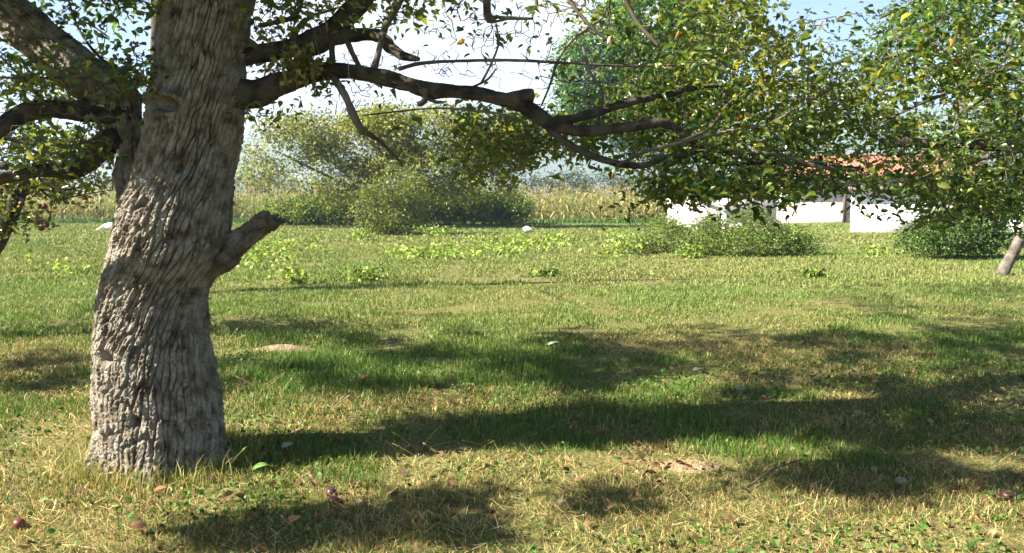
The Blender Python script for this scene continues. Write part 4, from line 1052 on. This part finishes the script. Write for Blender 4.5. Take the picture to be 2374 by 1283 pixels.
def build_corn():
    rng = np.random.default_rng(31)
    mb = MB()
    rows = []
    for k, y in enumerate(np.r_[np.arange(49, 53, .7), np.arange(54, 70, 2.2)]):
        x = np.arange(-.62 * y - 3, 11, .24 if k < 6 else .45); x = x + rng.normal(size=len(x)) * .08
        rows.append(np.stack([x, y + rng.normal(size=len(x)) * .12], -1))
    pts = np.concatenate(rows); n = len(pts)
    H = rng.uniform(1.35, 2.1, n) * (.88 + .24 * fbm(pts[:, 0] * .5, pts[:, 1] * .5, 19, 2)); dry = sstep(.3, .6, fbm(pts[:, 0] * .22, pts[:, 1] * .3, 15, 3) + rng.normal(size=n) * .1)
    tan = np.array([(.40, .33, .13), (.31, .26, .085), (.48, .42, .20)]); grn = np.array([(.16, .21, .05), (.25, .26, .07), (.10, .15, .035)])

    def tints(m, dr): return np.where((rng.random(m) < .12 + .5 * dr)[:, None], tan[rng.integers(0, 3, m)], grn[rng.integers(0, 3, m)]) * np.exp(rng.normal(size=(m, 1)) * .2)
    # stalks: three sided
    th = np.arange(3) * 2.094; ring = np.stack([np.cos(th), np.sin(th), th * 0], -1) * .016
    top = np.stack([rng.normal(size=n) * .08, rng.normal(size=n) * .08, H], -1)
    p3 = np.concatenate([pts, np.zeros((n, 1))], 1)
    V = np.concatenate([p3[:, None] + ring, p3[:, None] + top[:, None] + ring * .5], 1)
    o = np.arange(n)[:, None, None] * 6
    mb.add(V.reshape(-1, 3), [(o + np.array([[0, 1, 4, 3], [1, 2, 5, 4], [2, 0, 3, 5]])).reshape(-1, 4)], np.repeat(tints(n, dry), 6, 0))
    # arching leaves
    for lv in range(9):
        hf = .12 + lv * .095 + rng.random(n) * .05; az = rng.random(n) * 6.283; L = rng.uniform(.45, .8, n) * (1.1 - .4 * hf); w = rng.uniform(.05, .085, n)
        d = np.stack([np.cos(az), np.sin(az), az * 0], -1); sd = np.stack([-np.sin(az), np.cos(az), az * 0], -1); droop = rng.uniform(.3, 1.1, n)
        b = p3 + top * hf[:, None]; rowsV = []
        for t, wk in ((0, .5), (.35, 1), (.7, .8), (1, .05)):
            c = b + d * (L * t)[:, None] + np.array([0, 0, 1]) * (L * (.55 * t - droop * t * t * 1.3))[:, None]
            rowsV += [c - sd * (w * wk / 2)[:, None], c + sd * (w * wk / 2)[:, None]]
        V = np.stack(rowsV, 1); V[..., 2] = np.maximum(V[..., 2], .02); o = np.arange(n)[:, None, None] * 8
        mb.add(V.reshape(-1, 3), [(o + np.array([[0, 1, 3, 2], [2, 3, 5, 4], [4, 5, 7, 6]])).reshape(-1, 4)], np.repeat(tints(n, dry), 8, 0))
    # tassels
    for k in range(4):
        az = rng.random(n) * 6.283; d = np.stack([np.cos(az) * .12, np.sin(az) * .12, np.full(n, .22)], -1); a = p3 + top
        V = np.stack([a - [.012, 0, 0], a + [.012, 0, 0], a + d], 1); o = np.arange(n)[:, None, None] * 3
        mb.add(V.reshape(-1, 3), [(o + np.array([[0, 1, 2]])).reshape(-1, 3)], np.repeat(np.tile([(.48, .38, .18)], (n, 1)), 3, 0))
    tag(mb.obj('corn_field', M_CORN, smooth=False), 'ripening field of tall yellow and green corn beyond the lawn', 'corn', kind='stuff')


def build_mountain():
    D = 1500.
    xs = np.linspace(-1600, 1600, 240)
    pxx = CX + F * xs / D
    crest = np.interp(pxx, [-2000, 0, 300, 560, 700, 900, 1100, 1250, 1450, 1700, 2200, 2600, 4000], [420, 400, 375, 335, 300, 268, 250, 262, 305, 270, 250, 260, 330])
    h = (455 - crest) / F * D + CAMH + 8 * (fbm(xs * .010, xs * 0, 5, 4) - .5)
    ys = np.linspace(0, 1, 40); V = []
    for t in ys:
        prof = np.sin(t * np.pi / 2) ** 1.3
        rough = (fbm(xs * .012 + 40, np.full_like(xs, t * 8), 12, 4) - .5) * 55 * np.sin(t * np.pi)
        V.append(np.stack([xs, 1000 + t * 500 + (fbm(xs * .006, np.full_like(xs, t * 3), 2) - .5) * 80 * (1 - t), np.maximum(h * prof + rough * .4, -2) if t < 1 else h], -1))
    V.append(np.stack([xs, np.full_like(xs, 1900), xs * 0 - 1], -1))
    V = np.array(V); m, nx = V.shape[:2]
    i, j = np.meshgrid(np.arange(m - 1), np.arange(nx - 1), indexing='ij')
    f = np.stack([i * nx + j, i * nx + j + 1, (i + 1) * nx + j + 1, (i + 1) * nx + j], -1).reshape(-1, 4)
    mt = noise_mat('wooded_slope', [(.03, .05, .02), (.06, .085, .03), (.12, .12, .06)], .012, 8, 1, .6, .05, dist=8)
    tag(mesh_obj('mountains', V.reshape(-1, 3), [f], mt), 'wooded mountain ridge fading blue in the haze', 'mountain', kind='structure')


def build_buildings():
    rng = np.random.default_rng(77)
    # plaster and brick
    def plaster(name, c0, c1):
        return noise_mat(name, [c0, c1, c1], 1.4, 8, .95, .25, 14)
    m_white = plaster('white_plaster', (.70, .69, .68), (.84, .83, .81)); m_cream = noise_mat('cream_wall', [(.50, .42, .36), (.66, .60, .54), (.74, .70, .66)], 2.2, 8, .95, .3, 10)
    m_tile, nt, b = mat_new('clay_tiles')
    br = nt.nodes.new('ShaderNodeTexBrick'); tc = nt.nodes.new('ShaderNodeTexCoord'); nt.links.new(tc.outputs['Object'], br.inputs['Vector'])
    br.inputs['Color1'].default_value = (.38, .145, .08, 1); br.inputs['Color2'].default_value = (.29, .105, .06, 1); br.inputs['Mortar'].default_value = (.14, .05, .03, 1)
    br.inputs['Scale'].default_value = 1; br.inputs['Brick Width'].default_value = .22; br.inputs['Row Height'].default_value = .3; br.inputs['Mortar Size'].default_value = .015
    nt.links.new(br.outputs['Color'], b.inputs['Base Color']); b.inputs['Roughness'].default_value = .85
    m_brick, nt, b = mat_new('pale_brick')
    br = nt.nodes.new('ShaderNodeTexBrick'); tc = nt.nodes.new('ShaderNodeTexCoord'); mp = nt.nodes.new('ShaderNodeMapping'); mp.inputs['Rotation'].default_value = (math.pi / 2, 0, 0)
    nt.links.new(tc.outputs['Object'], mp.inputs[0]); nt.links.new(mp.outputs[0], br.inputs['Vector'])
    br.inputs['Color1'].default_value = (.60, .46, .40, 1); br.inputs['Color2'].default_value = (.66, .58, .53, 1); br.inputs['Mortar'].default_value = (.48, .42, .38, 1)
    br.inputs['Scale'].default_value = 1; br.inputs['Brick Width'].default_value = .38; br.inputs['Row Height'].default_value = .2; br.inputs['Mortar Size'].default_value = .012
    nt.links.new(br.outputs['Color'], b.inputs['Base Color']); b.inputs['Roughness'].default_value = .9
    m_wood = noise_mat('weathered_timber', [(.09, .06, .045), (.16, .115, .09)], 6, 6, .85, .3, 30)
    m_grey = noise_mat('grey_timber', [(.25, .26, .26), (.40, .41, .41)], 6, 6, .8)
    m_dark = noise_mat('dark_glass', [(.015, .02, .025), (.03, .035, .04)], 2, 2, .2, spec=.6)

    m_block = noise_mat('pale_block', [(.40, .31, .26), (.56, .48, .43), (.64, .59, .55)], 2.0, 8, .95, .4, 30)
    # farm house: long wall, tiled roof, timber post, window, door
    d = 47.; x0 = P(1800, 500, d)[0]; x1 = P(2290, 500, d)[0]; hw = 2.55
    root = empty('farmhouse', ((x0 + x1) / 2, d, 0), 'cream farmhouse with a red tiled roof seen through the leaves', 'house')
    mb = MB(); mb.box(((x0 + x1) / 2, d + 2.5, hw / 2 - .05), (x1 - x0, 5, hw + .1)); mb.obj('wall', m_brick, root, False)
    mb = MB(); mb.box(((x0 + x1) / 2, d - .03, .24), (x1 - x0 + .04, .1, .48)); mb.obj('plinth', m_cream, root, False)
    rz = P(2000, 366, d + 2.6)[2]; ex = .35
    th = .09; V = np.array([[x0 - ex, d - .5, hw - .05], [x1 + ex, d - .5, hw - .05], [x1 + ex, d + 2.5, rz], [x0 - ex, d + 2.5, rz], [x1 + ex, d + 5.5, hw - .05], [x0 - ex, d + 5.5, hw - .05]])
    V = np.vstack([V, V + [0, 0, th]])
    F_ = [[[6, 7, 8, 9], [9, 8, 10, 11], [3, 2, 1, 0], [5, 4, 2, 3], [0, 1, 7, 6], [4, 5, 11, 10], [1, 2, 8, 7], [2, 4, 10, 8], [0, 6, 9, 3], [3, 9, 11, 5]]]
    roof = mesh_obj('roof', V, F_, m_tile, root, None, False)
    mb = MB(); n = int((x1 - x0 + 2 * ex) / .22)
    for k in range(n):                                       # rounded tile courses running down the slope
        xx = x0 - ex + .11 + k * .22
        v, f = tube([[xx, d - .52, hw + th - .06, .055], [xx, d + 2.5, rz + th, .055]], 1.2, 6); mb.add(v, f)
    v, f = tube([[x0 - ex, d + 2.5, rz + th + .03, .1], [x1 + ex, d + 2.5, rz + th + .03, .1]], .5, 8); mb.add(v, f)
    mb.obj('tile_ridges', m_tile, roof)
    mb = MB(); mb.box((x0 + 1.2, d + 1.9, rz + .25), (.5, .5, 1.0)); mb.box((x0 + 1.2, d + 1.9, rz + .78), (.62, .62, .08)); mb.obj('chimney', m_white, roof, False)
    mb = MB(); mb.box(((x0 + x1) / 2, d - .47, hw + .02), (x1 - x0 + .6, .06, .16)); mb.obj('eaves_board', m_wood, root, False)
    mb = MB(); c = P(1955, 500, d); mb.box((c[0], d - .12, 1.2), (.16, .14, 2.4)); mb.obj('corner_post', m_wood, root, False)

    # white annex in front with a shallow gable
    d = 35.6; c0 = P(1972, 500, d); yaw = math.radians(-25); wd = 3.6; hw = 1.75
    root = empty('annex', (c0[0], d, 0), 'bright white annex standing nearer than the farmhouse', 'outbuilding')
    ux, uy = np.array([math.cos(yaw), math.sin(yaw), 0]), np.array([-math.sin(yaw), math.cos(yaw), 0])   # along the front, into the building
    at = lambda u, v, z: np.array([c0[0], d, 0]) + ux * u + uy * v + np.array([0, 0, z])
    mb = MB(); mb.box(at(wd / 2, 2, hw / 2 - .05), (wd, 4, hw + .1), yaw); mb.obj('wall', m_white, root, False)
    mb = MB(); mb.box(at(wd / 2, 1.9, hw + .06), (wd + .5, 4.7, .11), yaw); mb.obj('roof', m_grey, root, False)
    mb = MB(); mb.box(at(wd / 2, -.46, hw + .05), (wd + .54, .03, .17), yaw); mb.obj('fascia', m_wood, root, False)
    for u in (2.35, 2.62):
        mb = MB(); v, f = tube([np.r_[at(u, -.38, hw), .05], np.r_[at(u + .35, -.06, hw - .62), .05]], .2, 6); mb.add(v, f); mb.obj('brace', m_grey, root, False)
    mb = MB(); mb.box(at(3.05, -.03, .8), (.75, .1, 1.6), yaw); dr = mb.obj('door', m_grey, root, False)
    mb = MB(); mb.box(at(2.78, -.1, .8), (.1, .05, .03), yaw); mb.obj('handle', m_wood, dr, False)

    # pale ruined wall with a slab and post at the left of it
    d = 40.; x0 = P(1548, 500, d)[0]; x1 = P(1800, 500, d)[0]
    root = empty('ruined_wall', ((x0 + x1) / 2, d, 0), 'low broken wall of pale pink blocks behind the lawn shrubs', 'wall')
    mb = MB(); bw, bh = .42, .22
    hs = [bh * round(5.2 + 3.4 * float(vnoise(np.array(k * .3 + 3.), np.array(.5), 3))) for k in range(int((x1 - x0) / bw))]
    out = [(x0, -.1)] + [(x0 + len(hs) * bw, -.1)]
    for k in range(len(hs) - 1, -1, -1):
        out += [(x0 + (k + 1) * bw, hs[k] - .012 * (k % 2)), (x0 + k * bw + .02, hs[k] - .03 * (k % 3))]
    n = len(out); V = np.array([(a, d - .18, b) for a, b in out] + [(a, d + .18, b) for a, b in out])
    mb.add(V, [[list(range(n))], [list(range(2 * n - 1, n - 1, -1))], [[a, a + n, (a + 1) % n + n, (a + 1) % n] for a in range(n)]])
    mb.obj('block_courses', m_block, root, False)
    mb = MB()
    for k in range(7):
        c = P(rng.uniform(1555, 1740), 518, d - rng.uniform(.5, 1.1)); mb.box((c[0], c[1], .1 + .08 * rng.random()), (rng.uniform(.25, .5), .3, rng.uniform(.15, .24)), rng.uniform(-.6, .6), .06, rng.uniform(-.3, .3))
    tag(mb.obj('rubble', m_block, root, False), kind='stuff')
    d = 38.; c = P(1588, 519, d); root = empty('stone_slab', (c[0], d, 0), 'flat pale stone slab on short supports before the broken wall', 'bench')
    mb = MB(); mb.box((c[0], d, .26), (1.5, .5, .1), .05, .02); mb.obj('top', m_cream, root, False)
    for s in (-.55, .55):
        mb = MB(); mb.box((c[0] + s, d, .1), (.2, .4, .24), 0, .02); mb.obj('support', m_cream, root, False)
    d = 29.; c = P(1680, 500, d); root = empty('post', (c[0], d, 0), 'slim white post rising from the shrubs before the broken wall', 'post')
    mb = MB(); mb.box((c[0], d, .5), (.17, .17, 1.0), .1, .01); mb.obj('shaft', m_white, root, False)
    mb = MB(); mb.box((c[0], d, 1.03), (.23, .23, .06), .1); mb.obj('cap', m_white, root, False)
    # white garden wall at the right
    d = 31.; x0 = P(2262, 500, d)[0]; x1 = P(2560, 500, d)[0]
    root = empty('garden_wall', ((x0 + x1) / 2, d, 0), 'low white garden wall half hidden behind the dark shrub', 'wall')
    mb = MB(); mb.box(((x0 + x1) / 2, d, .35), (x1 - x0, .25, .8)); mb.obj('panel', m_white, root, False)
    mb = MB(); mb.box(((x0 + x1) / 2, d, .79), (x1 - x0 + .1, .34, .07)); mb.obj('coping', m_cream, root, False)


# ------------------------------------------------------------------ small things
def fruit(name, c, r, col, label, cat, squash=.92, stem=True, group=None):
    m = noise_mat(name + '_skin', [tuple(v * .75 for v in col), col, tuple(min(1, v * 1.25) for v in col)], 25, 4, .4, spec=.4)
    root = empty(name, c, label, cat, group)
    nu, nv = 20, 14; V = []
    for i in range(nv + 1):
        ph = math.pi * i / nv
        rr = math.sin(ph) * (1 + .05 * math.cos(ph)); zz = math.cos(ph) * squash
        if i == 0 or i == 1: zz -= (.14 if i == 0 else .03)
        for j in range(nu):
            a = 2 * math.pi * j / nu; V.append([c[0] + r * rr * math.cos(a), c[1] + r * rr * math.sin(a), c[2] + r * zz])
    i, j = np.meshgrid(np.arange(nv), np.arange(nu), indexing='ij'); j2 = (j + 1) % nu
    f = np.stack([i * nu + j, (i + 1) * nu + j, (i + 1) * nu + j2, i * nu + j2], -1).reshape(-1, 4)
    mesh_obj('flesh', V, [f], m, root)
    if stem:
        v, f = tube([[c[0], c[1], c[2] + r * .75, r * .05], [c[0] + r * .1, c[1], c[2] + r * 1.2, r * .05], [c[0] + r * .3, c[1], c[2] + r * 1.5, r * .04]], r * .2, 5)
        mesh_obj('stalk', v, f, M_TWIG, root)
    return root


def single_leaf(px, py, size, col, label, yaw, lift=.035, tilt=.3, name='fallen_leaf'):
    c = G(px, py); c[2] += lift
    n = 9; V = []; rng = np.random.default_rng(int(px))
    for i in range(n):
        t = i / (n - 1); w = .42 * math.sin(math.pi * min(1, t * .92 + .04)) ** .8
        for s in (-1, -.5, 0, .5, 1):
            V.append([(t - .5) * size, s * w * size, (.10 * abs(s) + .12 * math.sin(t * 3.0) - .18 * (t - .5) * s * .4) * size + tilt * (t - .5) * size * .5])
    V = np.array(V); cr, sr = math.cos(yaw), math.sin(yaw)
    V = V @ np.array([[cr, sr, 0], [-sr, cr, 0], [0, 0, 1]]) + c
    i, j = np.meshgrid(np.arange(n - 1), np.arange(4), indexing='ij')
    f = np.stack([i * 5 + j, i * 5 + j + 1, (i + 1) * 5 + j + 1, (i + 1) * 5 + j], -1).reshape(-1, 4)
    o = mesh_obj(name, V, [f], M_DEAD, None, np.tile(col, (len(V), 1)) * (.85 + .3 * rng.random((len(V), 1))))
    tag(o, label, 'leaf')


def build_small():
    rng = np.random.default_rng(99)

    def onground(px, py, r, sink=.25): c = G(px, py); c[2] += r * (1 - sink); return c
    fruit('fallen_apple', onground(768, 1146, .024, .5), .027, (.06, .016, .018), 'dark red apple lying behind the brighter one on the dry grass', 'apple')
    fruit('fallen_apple', onground(774, 1162, .024, .5), .028, (.11, .026, .024), 'brighter red apple in front of the dark one on the dry grass', 'apple', .8)
    fruit('fallen_pear', onground(1716, 916, .036, .5), .038, (.20, .23, .085), 'large pale green fruit lying half in the sun', 'pear', 1.0)
    fruit('fallen_pear', onground(1988, 966, .028, .5), .028, (.24, .19, .07), 'small yellowish fruit on the sunny strip of grass', 'pear', 1.0)
    fruit('fallen_pear', onground(2088, 1133, .03, .5), .03, (.16, .15, .09), 'dull pale fruit lying in the shade near the right corner', 'pear', .9)
    fruit('fallen_apple', onground(2335, 1166, .03), .034, (.06, .015, .015), 'dark fallen apple in the shade at the right edge', 'apple')
    fruit('fallen_apple', onground(845, 885, .03), .03, (.12, .03, .025), 'red apple in the green grass beside the shadow of the trunk', 'apple')
    fruit('fallen_apple', onground(45, 1228, .03), .026, (.12, .03, .03), 'dark apple among dry leaves in the lower left corner', 'apple')
    apples = [(88, 516, 'red apple at the upper left of the hanging cluster of three'), (96, 530, 'red apple lowest in the hanging cluster of three'), (108, 522, 'darker apple at the right of the hanging cluster of three'), (198, 458, 'paler red apple hanging nearest the big trunk'), (50, 473, 'reddish apple hanging against the dark leaning trunk'), (103, 480, 'small red apple hanging alone before the corn'), (14, 430, 'dark red apple under the left limb'), (2, 442, 'red apple cut off by the left edge')]
    for px, py, lab in apples:
        fruit('apple', P(px, py, 8.9), .031, (.15, .03, .035) if px not in (108, 14) else (.10, .025, .025), lab, 'apple', .95, True, 'apples on the apple tree')
    # bits of leaf one can tell apart
    single_leaf(1284, 808, .12, (.44, .43, .28), 'pale curled leaf lying in the shade', .2, .04)
    single_leaf(1369, 777, .09, (.42, .29, .19), 'pinkish leaf lying behind the pale curled leaf', 2.8, .05)
    single_leaf(1617, 864, .10, (.22, .25, .17), 'grey green leaf lying at the border of sun and shade', .1, .03)
    single_leaf(372, 1152, .07, (.26, .12, .055), 'orange brown leaf just in front of the trunk foot', .3, .03)
    single_leaf(320, 1247, .09, (.20, .105, .05), 'broad brown leaf on the dry grass in the lower left', 2.7, .03)
    single_leaf(682, 1216, .065, (.42, .22, .09), 'orange leaf in the shade below the two red apples', 1.2, .03)
    single_leaf(605, 1098, .09, (.12, .21, .05), 'fresh green leaf to the right of the trunk foot', .4, .045)
    single_leaf(668, 1052, .08, (.22, .28, .16), 'pale green leaf at the start of the trunk shadow', .9, .05)
    single_leaf(1303, 1186, .05, (.34, .26, .14), 'tan leaf in the dark shade patch of the foreground', .5, .04)
    single_leaf(1350, 455, .10, (.15, .05, .03), 'dead brown leaf', 1.5, .02) if False else None
    # dead leaves hanging from the bough
    # soil heaps
    for px, py, rx, ry, h, lab in ((655, 810, .33, .20, .045, 'bare heap of light earth in the green grass beside the trunk'), (1605, 1085, .24, .13, .02, 'flat patch of bare pinkish earth in the foreground')):
        c = G(px, py); nu, nv = 36, 12; V = [[c[0], c[1], c[2] + h]]
        for i in range(1, nv + 1):
            t = i / nv
            for j in range(nu):
                a = 2 * math.pi * j / nu; k = 1 + .25 * (vnoise(np.array(j / nu * 7), np.array(2.), 5, per=7) - .5)
                V.append([c[0] + rx * t * k * math.cos(a), c[1] + ry * t * k * math.sin(a), c[2] + h * (1 - t * t) ** 1.3 - .012 * t + .012 * (rng.random() - .3) * (1 - t)])
        f3 = np.array([[0, 1 + j, 1 + (j + 1) % nu] for j in range(nu)])
        i, j = np.meshgrid(np.arange(nv - 1), np.arange(nu), indexing='ij'); j2 = (j + 1) % nu
        f4 = np.stack([1 + i * nu + j, 1 + (i + 1) * nu + j, 1 + (i + 1) * nu + j2, 1 + i * nu + j2], -1).reshape(-1, 4)
        tag(mesh_obj('earth_heap', V, [f3, f4], M_SOIL), lab, 'earth heap')
    # dry stick
    a, b, c = G(1725, 1152), G(1790, 1120), G(1860, 1090)
    v, f = tube([np.r_[a + [0, 0, .02], .006], np.r_[b + [0, 0, .035], .005], np.r_[c + [0, 0, .03], .003]], .02, 7, .4, 3)
    tag(mesh_obj('fallen_stick', v, f, M_TWIG), 'thin grey stick lying in the foreground grass', 'stick')
    a, b = G(1870, 568), G(1950, 574)
    v, f = tube([np.r_[a + [0, 0, .05], .03], np.r_[(a + b) / 2 + [0, 0, .06], .03], np.r_[b + [0, 0, .03], .02]], .2, 8, .3, 4)
    tag(mesh_obj('dark_pole', v, f, M_FARBARK), 'dark thin pole lying on the grass right of the shrubs', 'pole')
    # pale stone
    c = G(1222, 541); m = noise_mat('pale_stone', [(.30, .28, .27), (.62, .58, .56), (.70, .68, .66)], 5, 5, .9, .4, 12)
    V = []; nu, nv = 24, 14
    for i in range(nv + 1):
        ph = math.pi * i / nv
        for j in range(nu):
            th = 2 * math.pi * j / nu; k = 1 + .45 * (vnoise(np.array(j / nu * 5), np.array(i * .35), 8, per=5) - .5)
            V.append([c[0] + .25 * k * math.sin(ph) * math.cos(th), c[1] + .2 * k * math.sin(ph) * math.sin(th), c[2] + .1 + .17 * k * math.cos(ph)])
    i, j = np.meshgrid(np.arange(nv), np.arange(nu), indexing='ij'); j2 = (j + 1) % nu
    tag(mesh_obj('stone', V, [np.stack([i * nu + j, (i + 1) * nu + j, (i + 1) * nu + j2, i * nu + j2], -1).reshape(-1, 4)], m, None, None, False), 'pale lumpy stone lying on the open lawn', 'stone')
    # white goose feeding beside the trunk, far out on the lawn
    c = P(258, 533, 36.); c[2] = gz(c[0], c[1])
    m_g = noise_mat('white_feathers', [(.72, .71, .68), (.85, .84, .81)], 12, 5, .8, .3, 40); m_b = noise_mat('orange_bill', [(.5, .2, .03), (.6, .26, .05)], 8, 3, .5)
    root = empty('goose', c, 'white goose with its head down on the far lawn', 'goose')
    body = [[.48, 0, .30, .01], [.38, 0, .27, .05], [.2, 0, .25, .12], [.0, 0, .24, .155], [-.16, 0, .24, .13], [-.27, 0, .25, .08], [-.36, 0, .22, .05], [-.45, 0, .16, .04], [-.52, 0, .115, .042], [-.57, 0, .10, .043], [-.61, 0, .085, .03]]
    bd = np.array(body); bd[:, :3] += c
    v, f = tube(bd, .015, 20); mesh_obj('body', v, f, m_g, root)
    v, f = tube(np.array([[-.60, 0, .088, .024], [-.65, 0, .068, .018], [-.69, 0, .055, .008]]) + np.r_[c, 0], .01, 10); mesh_obj('bill', v, f, m_b, root)
    for s in (-.07, .07):
        v, f = tube(np.array([[.02, s, .14, .022], [.03, s, .06, .012], [.01, s, .012, .012], [-.08, s, .008, .02]]) + np.r_[c, 0], .01, 8); mesh_obj('leg', v, f, m_b, root)
    # leafy weeds one can tell apart
    for px, py, w, h, lab in ((850, 652, 48, 26, 'bright green leafy weed clump alone in the open lawn'), (1457, 592, 42, 40, 'tall bright weed clump at the left foot of the lawn shrubs'), (1602, 600, 40, 26, 'low bright weed clump in front of the lawn shrubs'), (1268, 640, 36, 14, 'dull green tuft in the middle of the sunny lawn'), (1886, 643, 28, 16, 'small green tuft right of the lawn shrubs'), (838, 558, 30, 22, 'bright weed clump at the left foot of the upright bush')):
        b = G(px, py); d = b[1]; root = empty('weed_clump', b, lab, 'weed'); n = 190
        q = np.stack([rng.normal(size=n) * w * .45 * d / F, rng.normal(size=n) * w * .4 * d / F, np.abs(rng.random(n)) * h * 1.25 * d / F], -1) + b
        bright = 'bright' in lab; pal = [(.19, .26, .035), (.26, .31, .055), (.12, .19, .03)] if bright else [(.13, .20, .03), (.19, .25, .045), (.10, .15, .025)]
        mb = MB(); leaves(mb, q, rng.uniform(.05, .11, n), pick_tint(n, pal, (3, 2, 2), rng), rng, True, .5, .8, .95); mb.obj('foliage', M_GRASS, root)
        st = MB()
        for k in range(14):
            t = q[rng.integers(n)]; v, f = tube([np.r_[b + rng.normal(size=3) * [.05, .05, 0], .004], np.r_[t, .003]], .1, 4); st.add(v, f)
        tag(st.obj('stems', M_TWIG, root), kind='stuff')


def build_haze():
    m = bpy.data.materials.new('haze_air'); m.use_nodes = True; nt = m.node_tree
    nt.nodes.remove(nt.nodes['Principled BSDF'])
    v = nt.nodes.new('ShaderNodeVolumePrincipled'); v.inputs['Color'].default_value = (.62, .78, 1, 1); v.inputs['Density'].default_value = .0005; v.inputs['Anisotropy'].default_value = .1
    nt.links.new(v.outputs[0], nt.nodes['Material Output'].inputs['Volume'])
    mb = MB(); mb.box((0, 900, 85), (3800, 2400, 174)); o = mb.obj('haze', m, None, False)
    tag(o, 'pale blue summer haze over the valley', 'haze', kind='stuff')


build_ground()
build_mountain()
build_buildings()
build_corn()
build_old_tree()
build_mid_trees()
build_grass()
build_small()
build_haze()
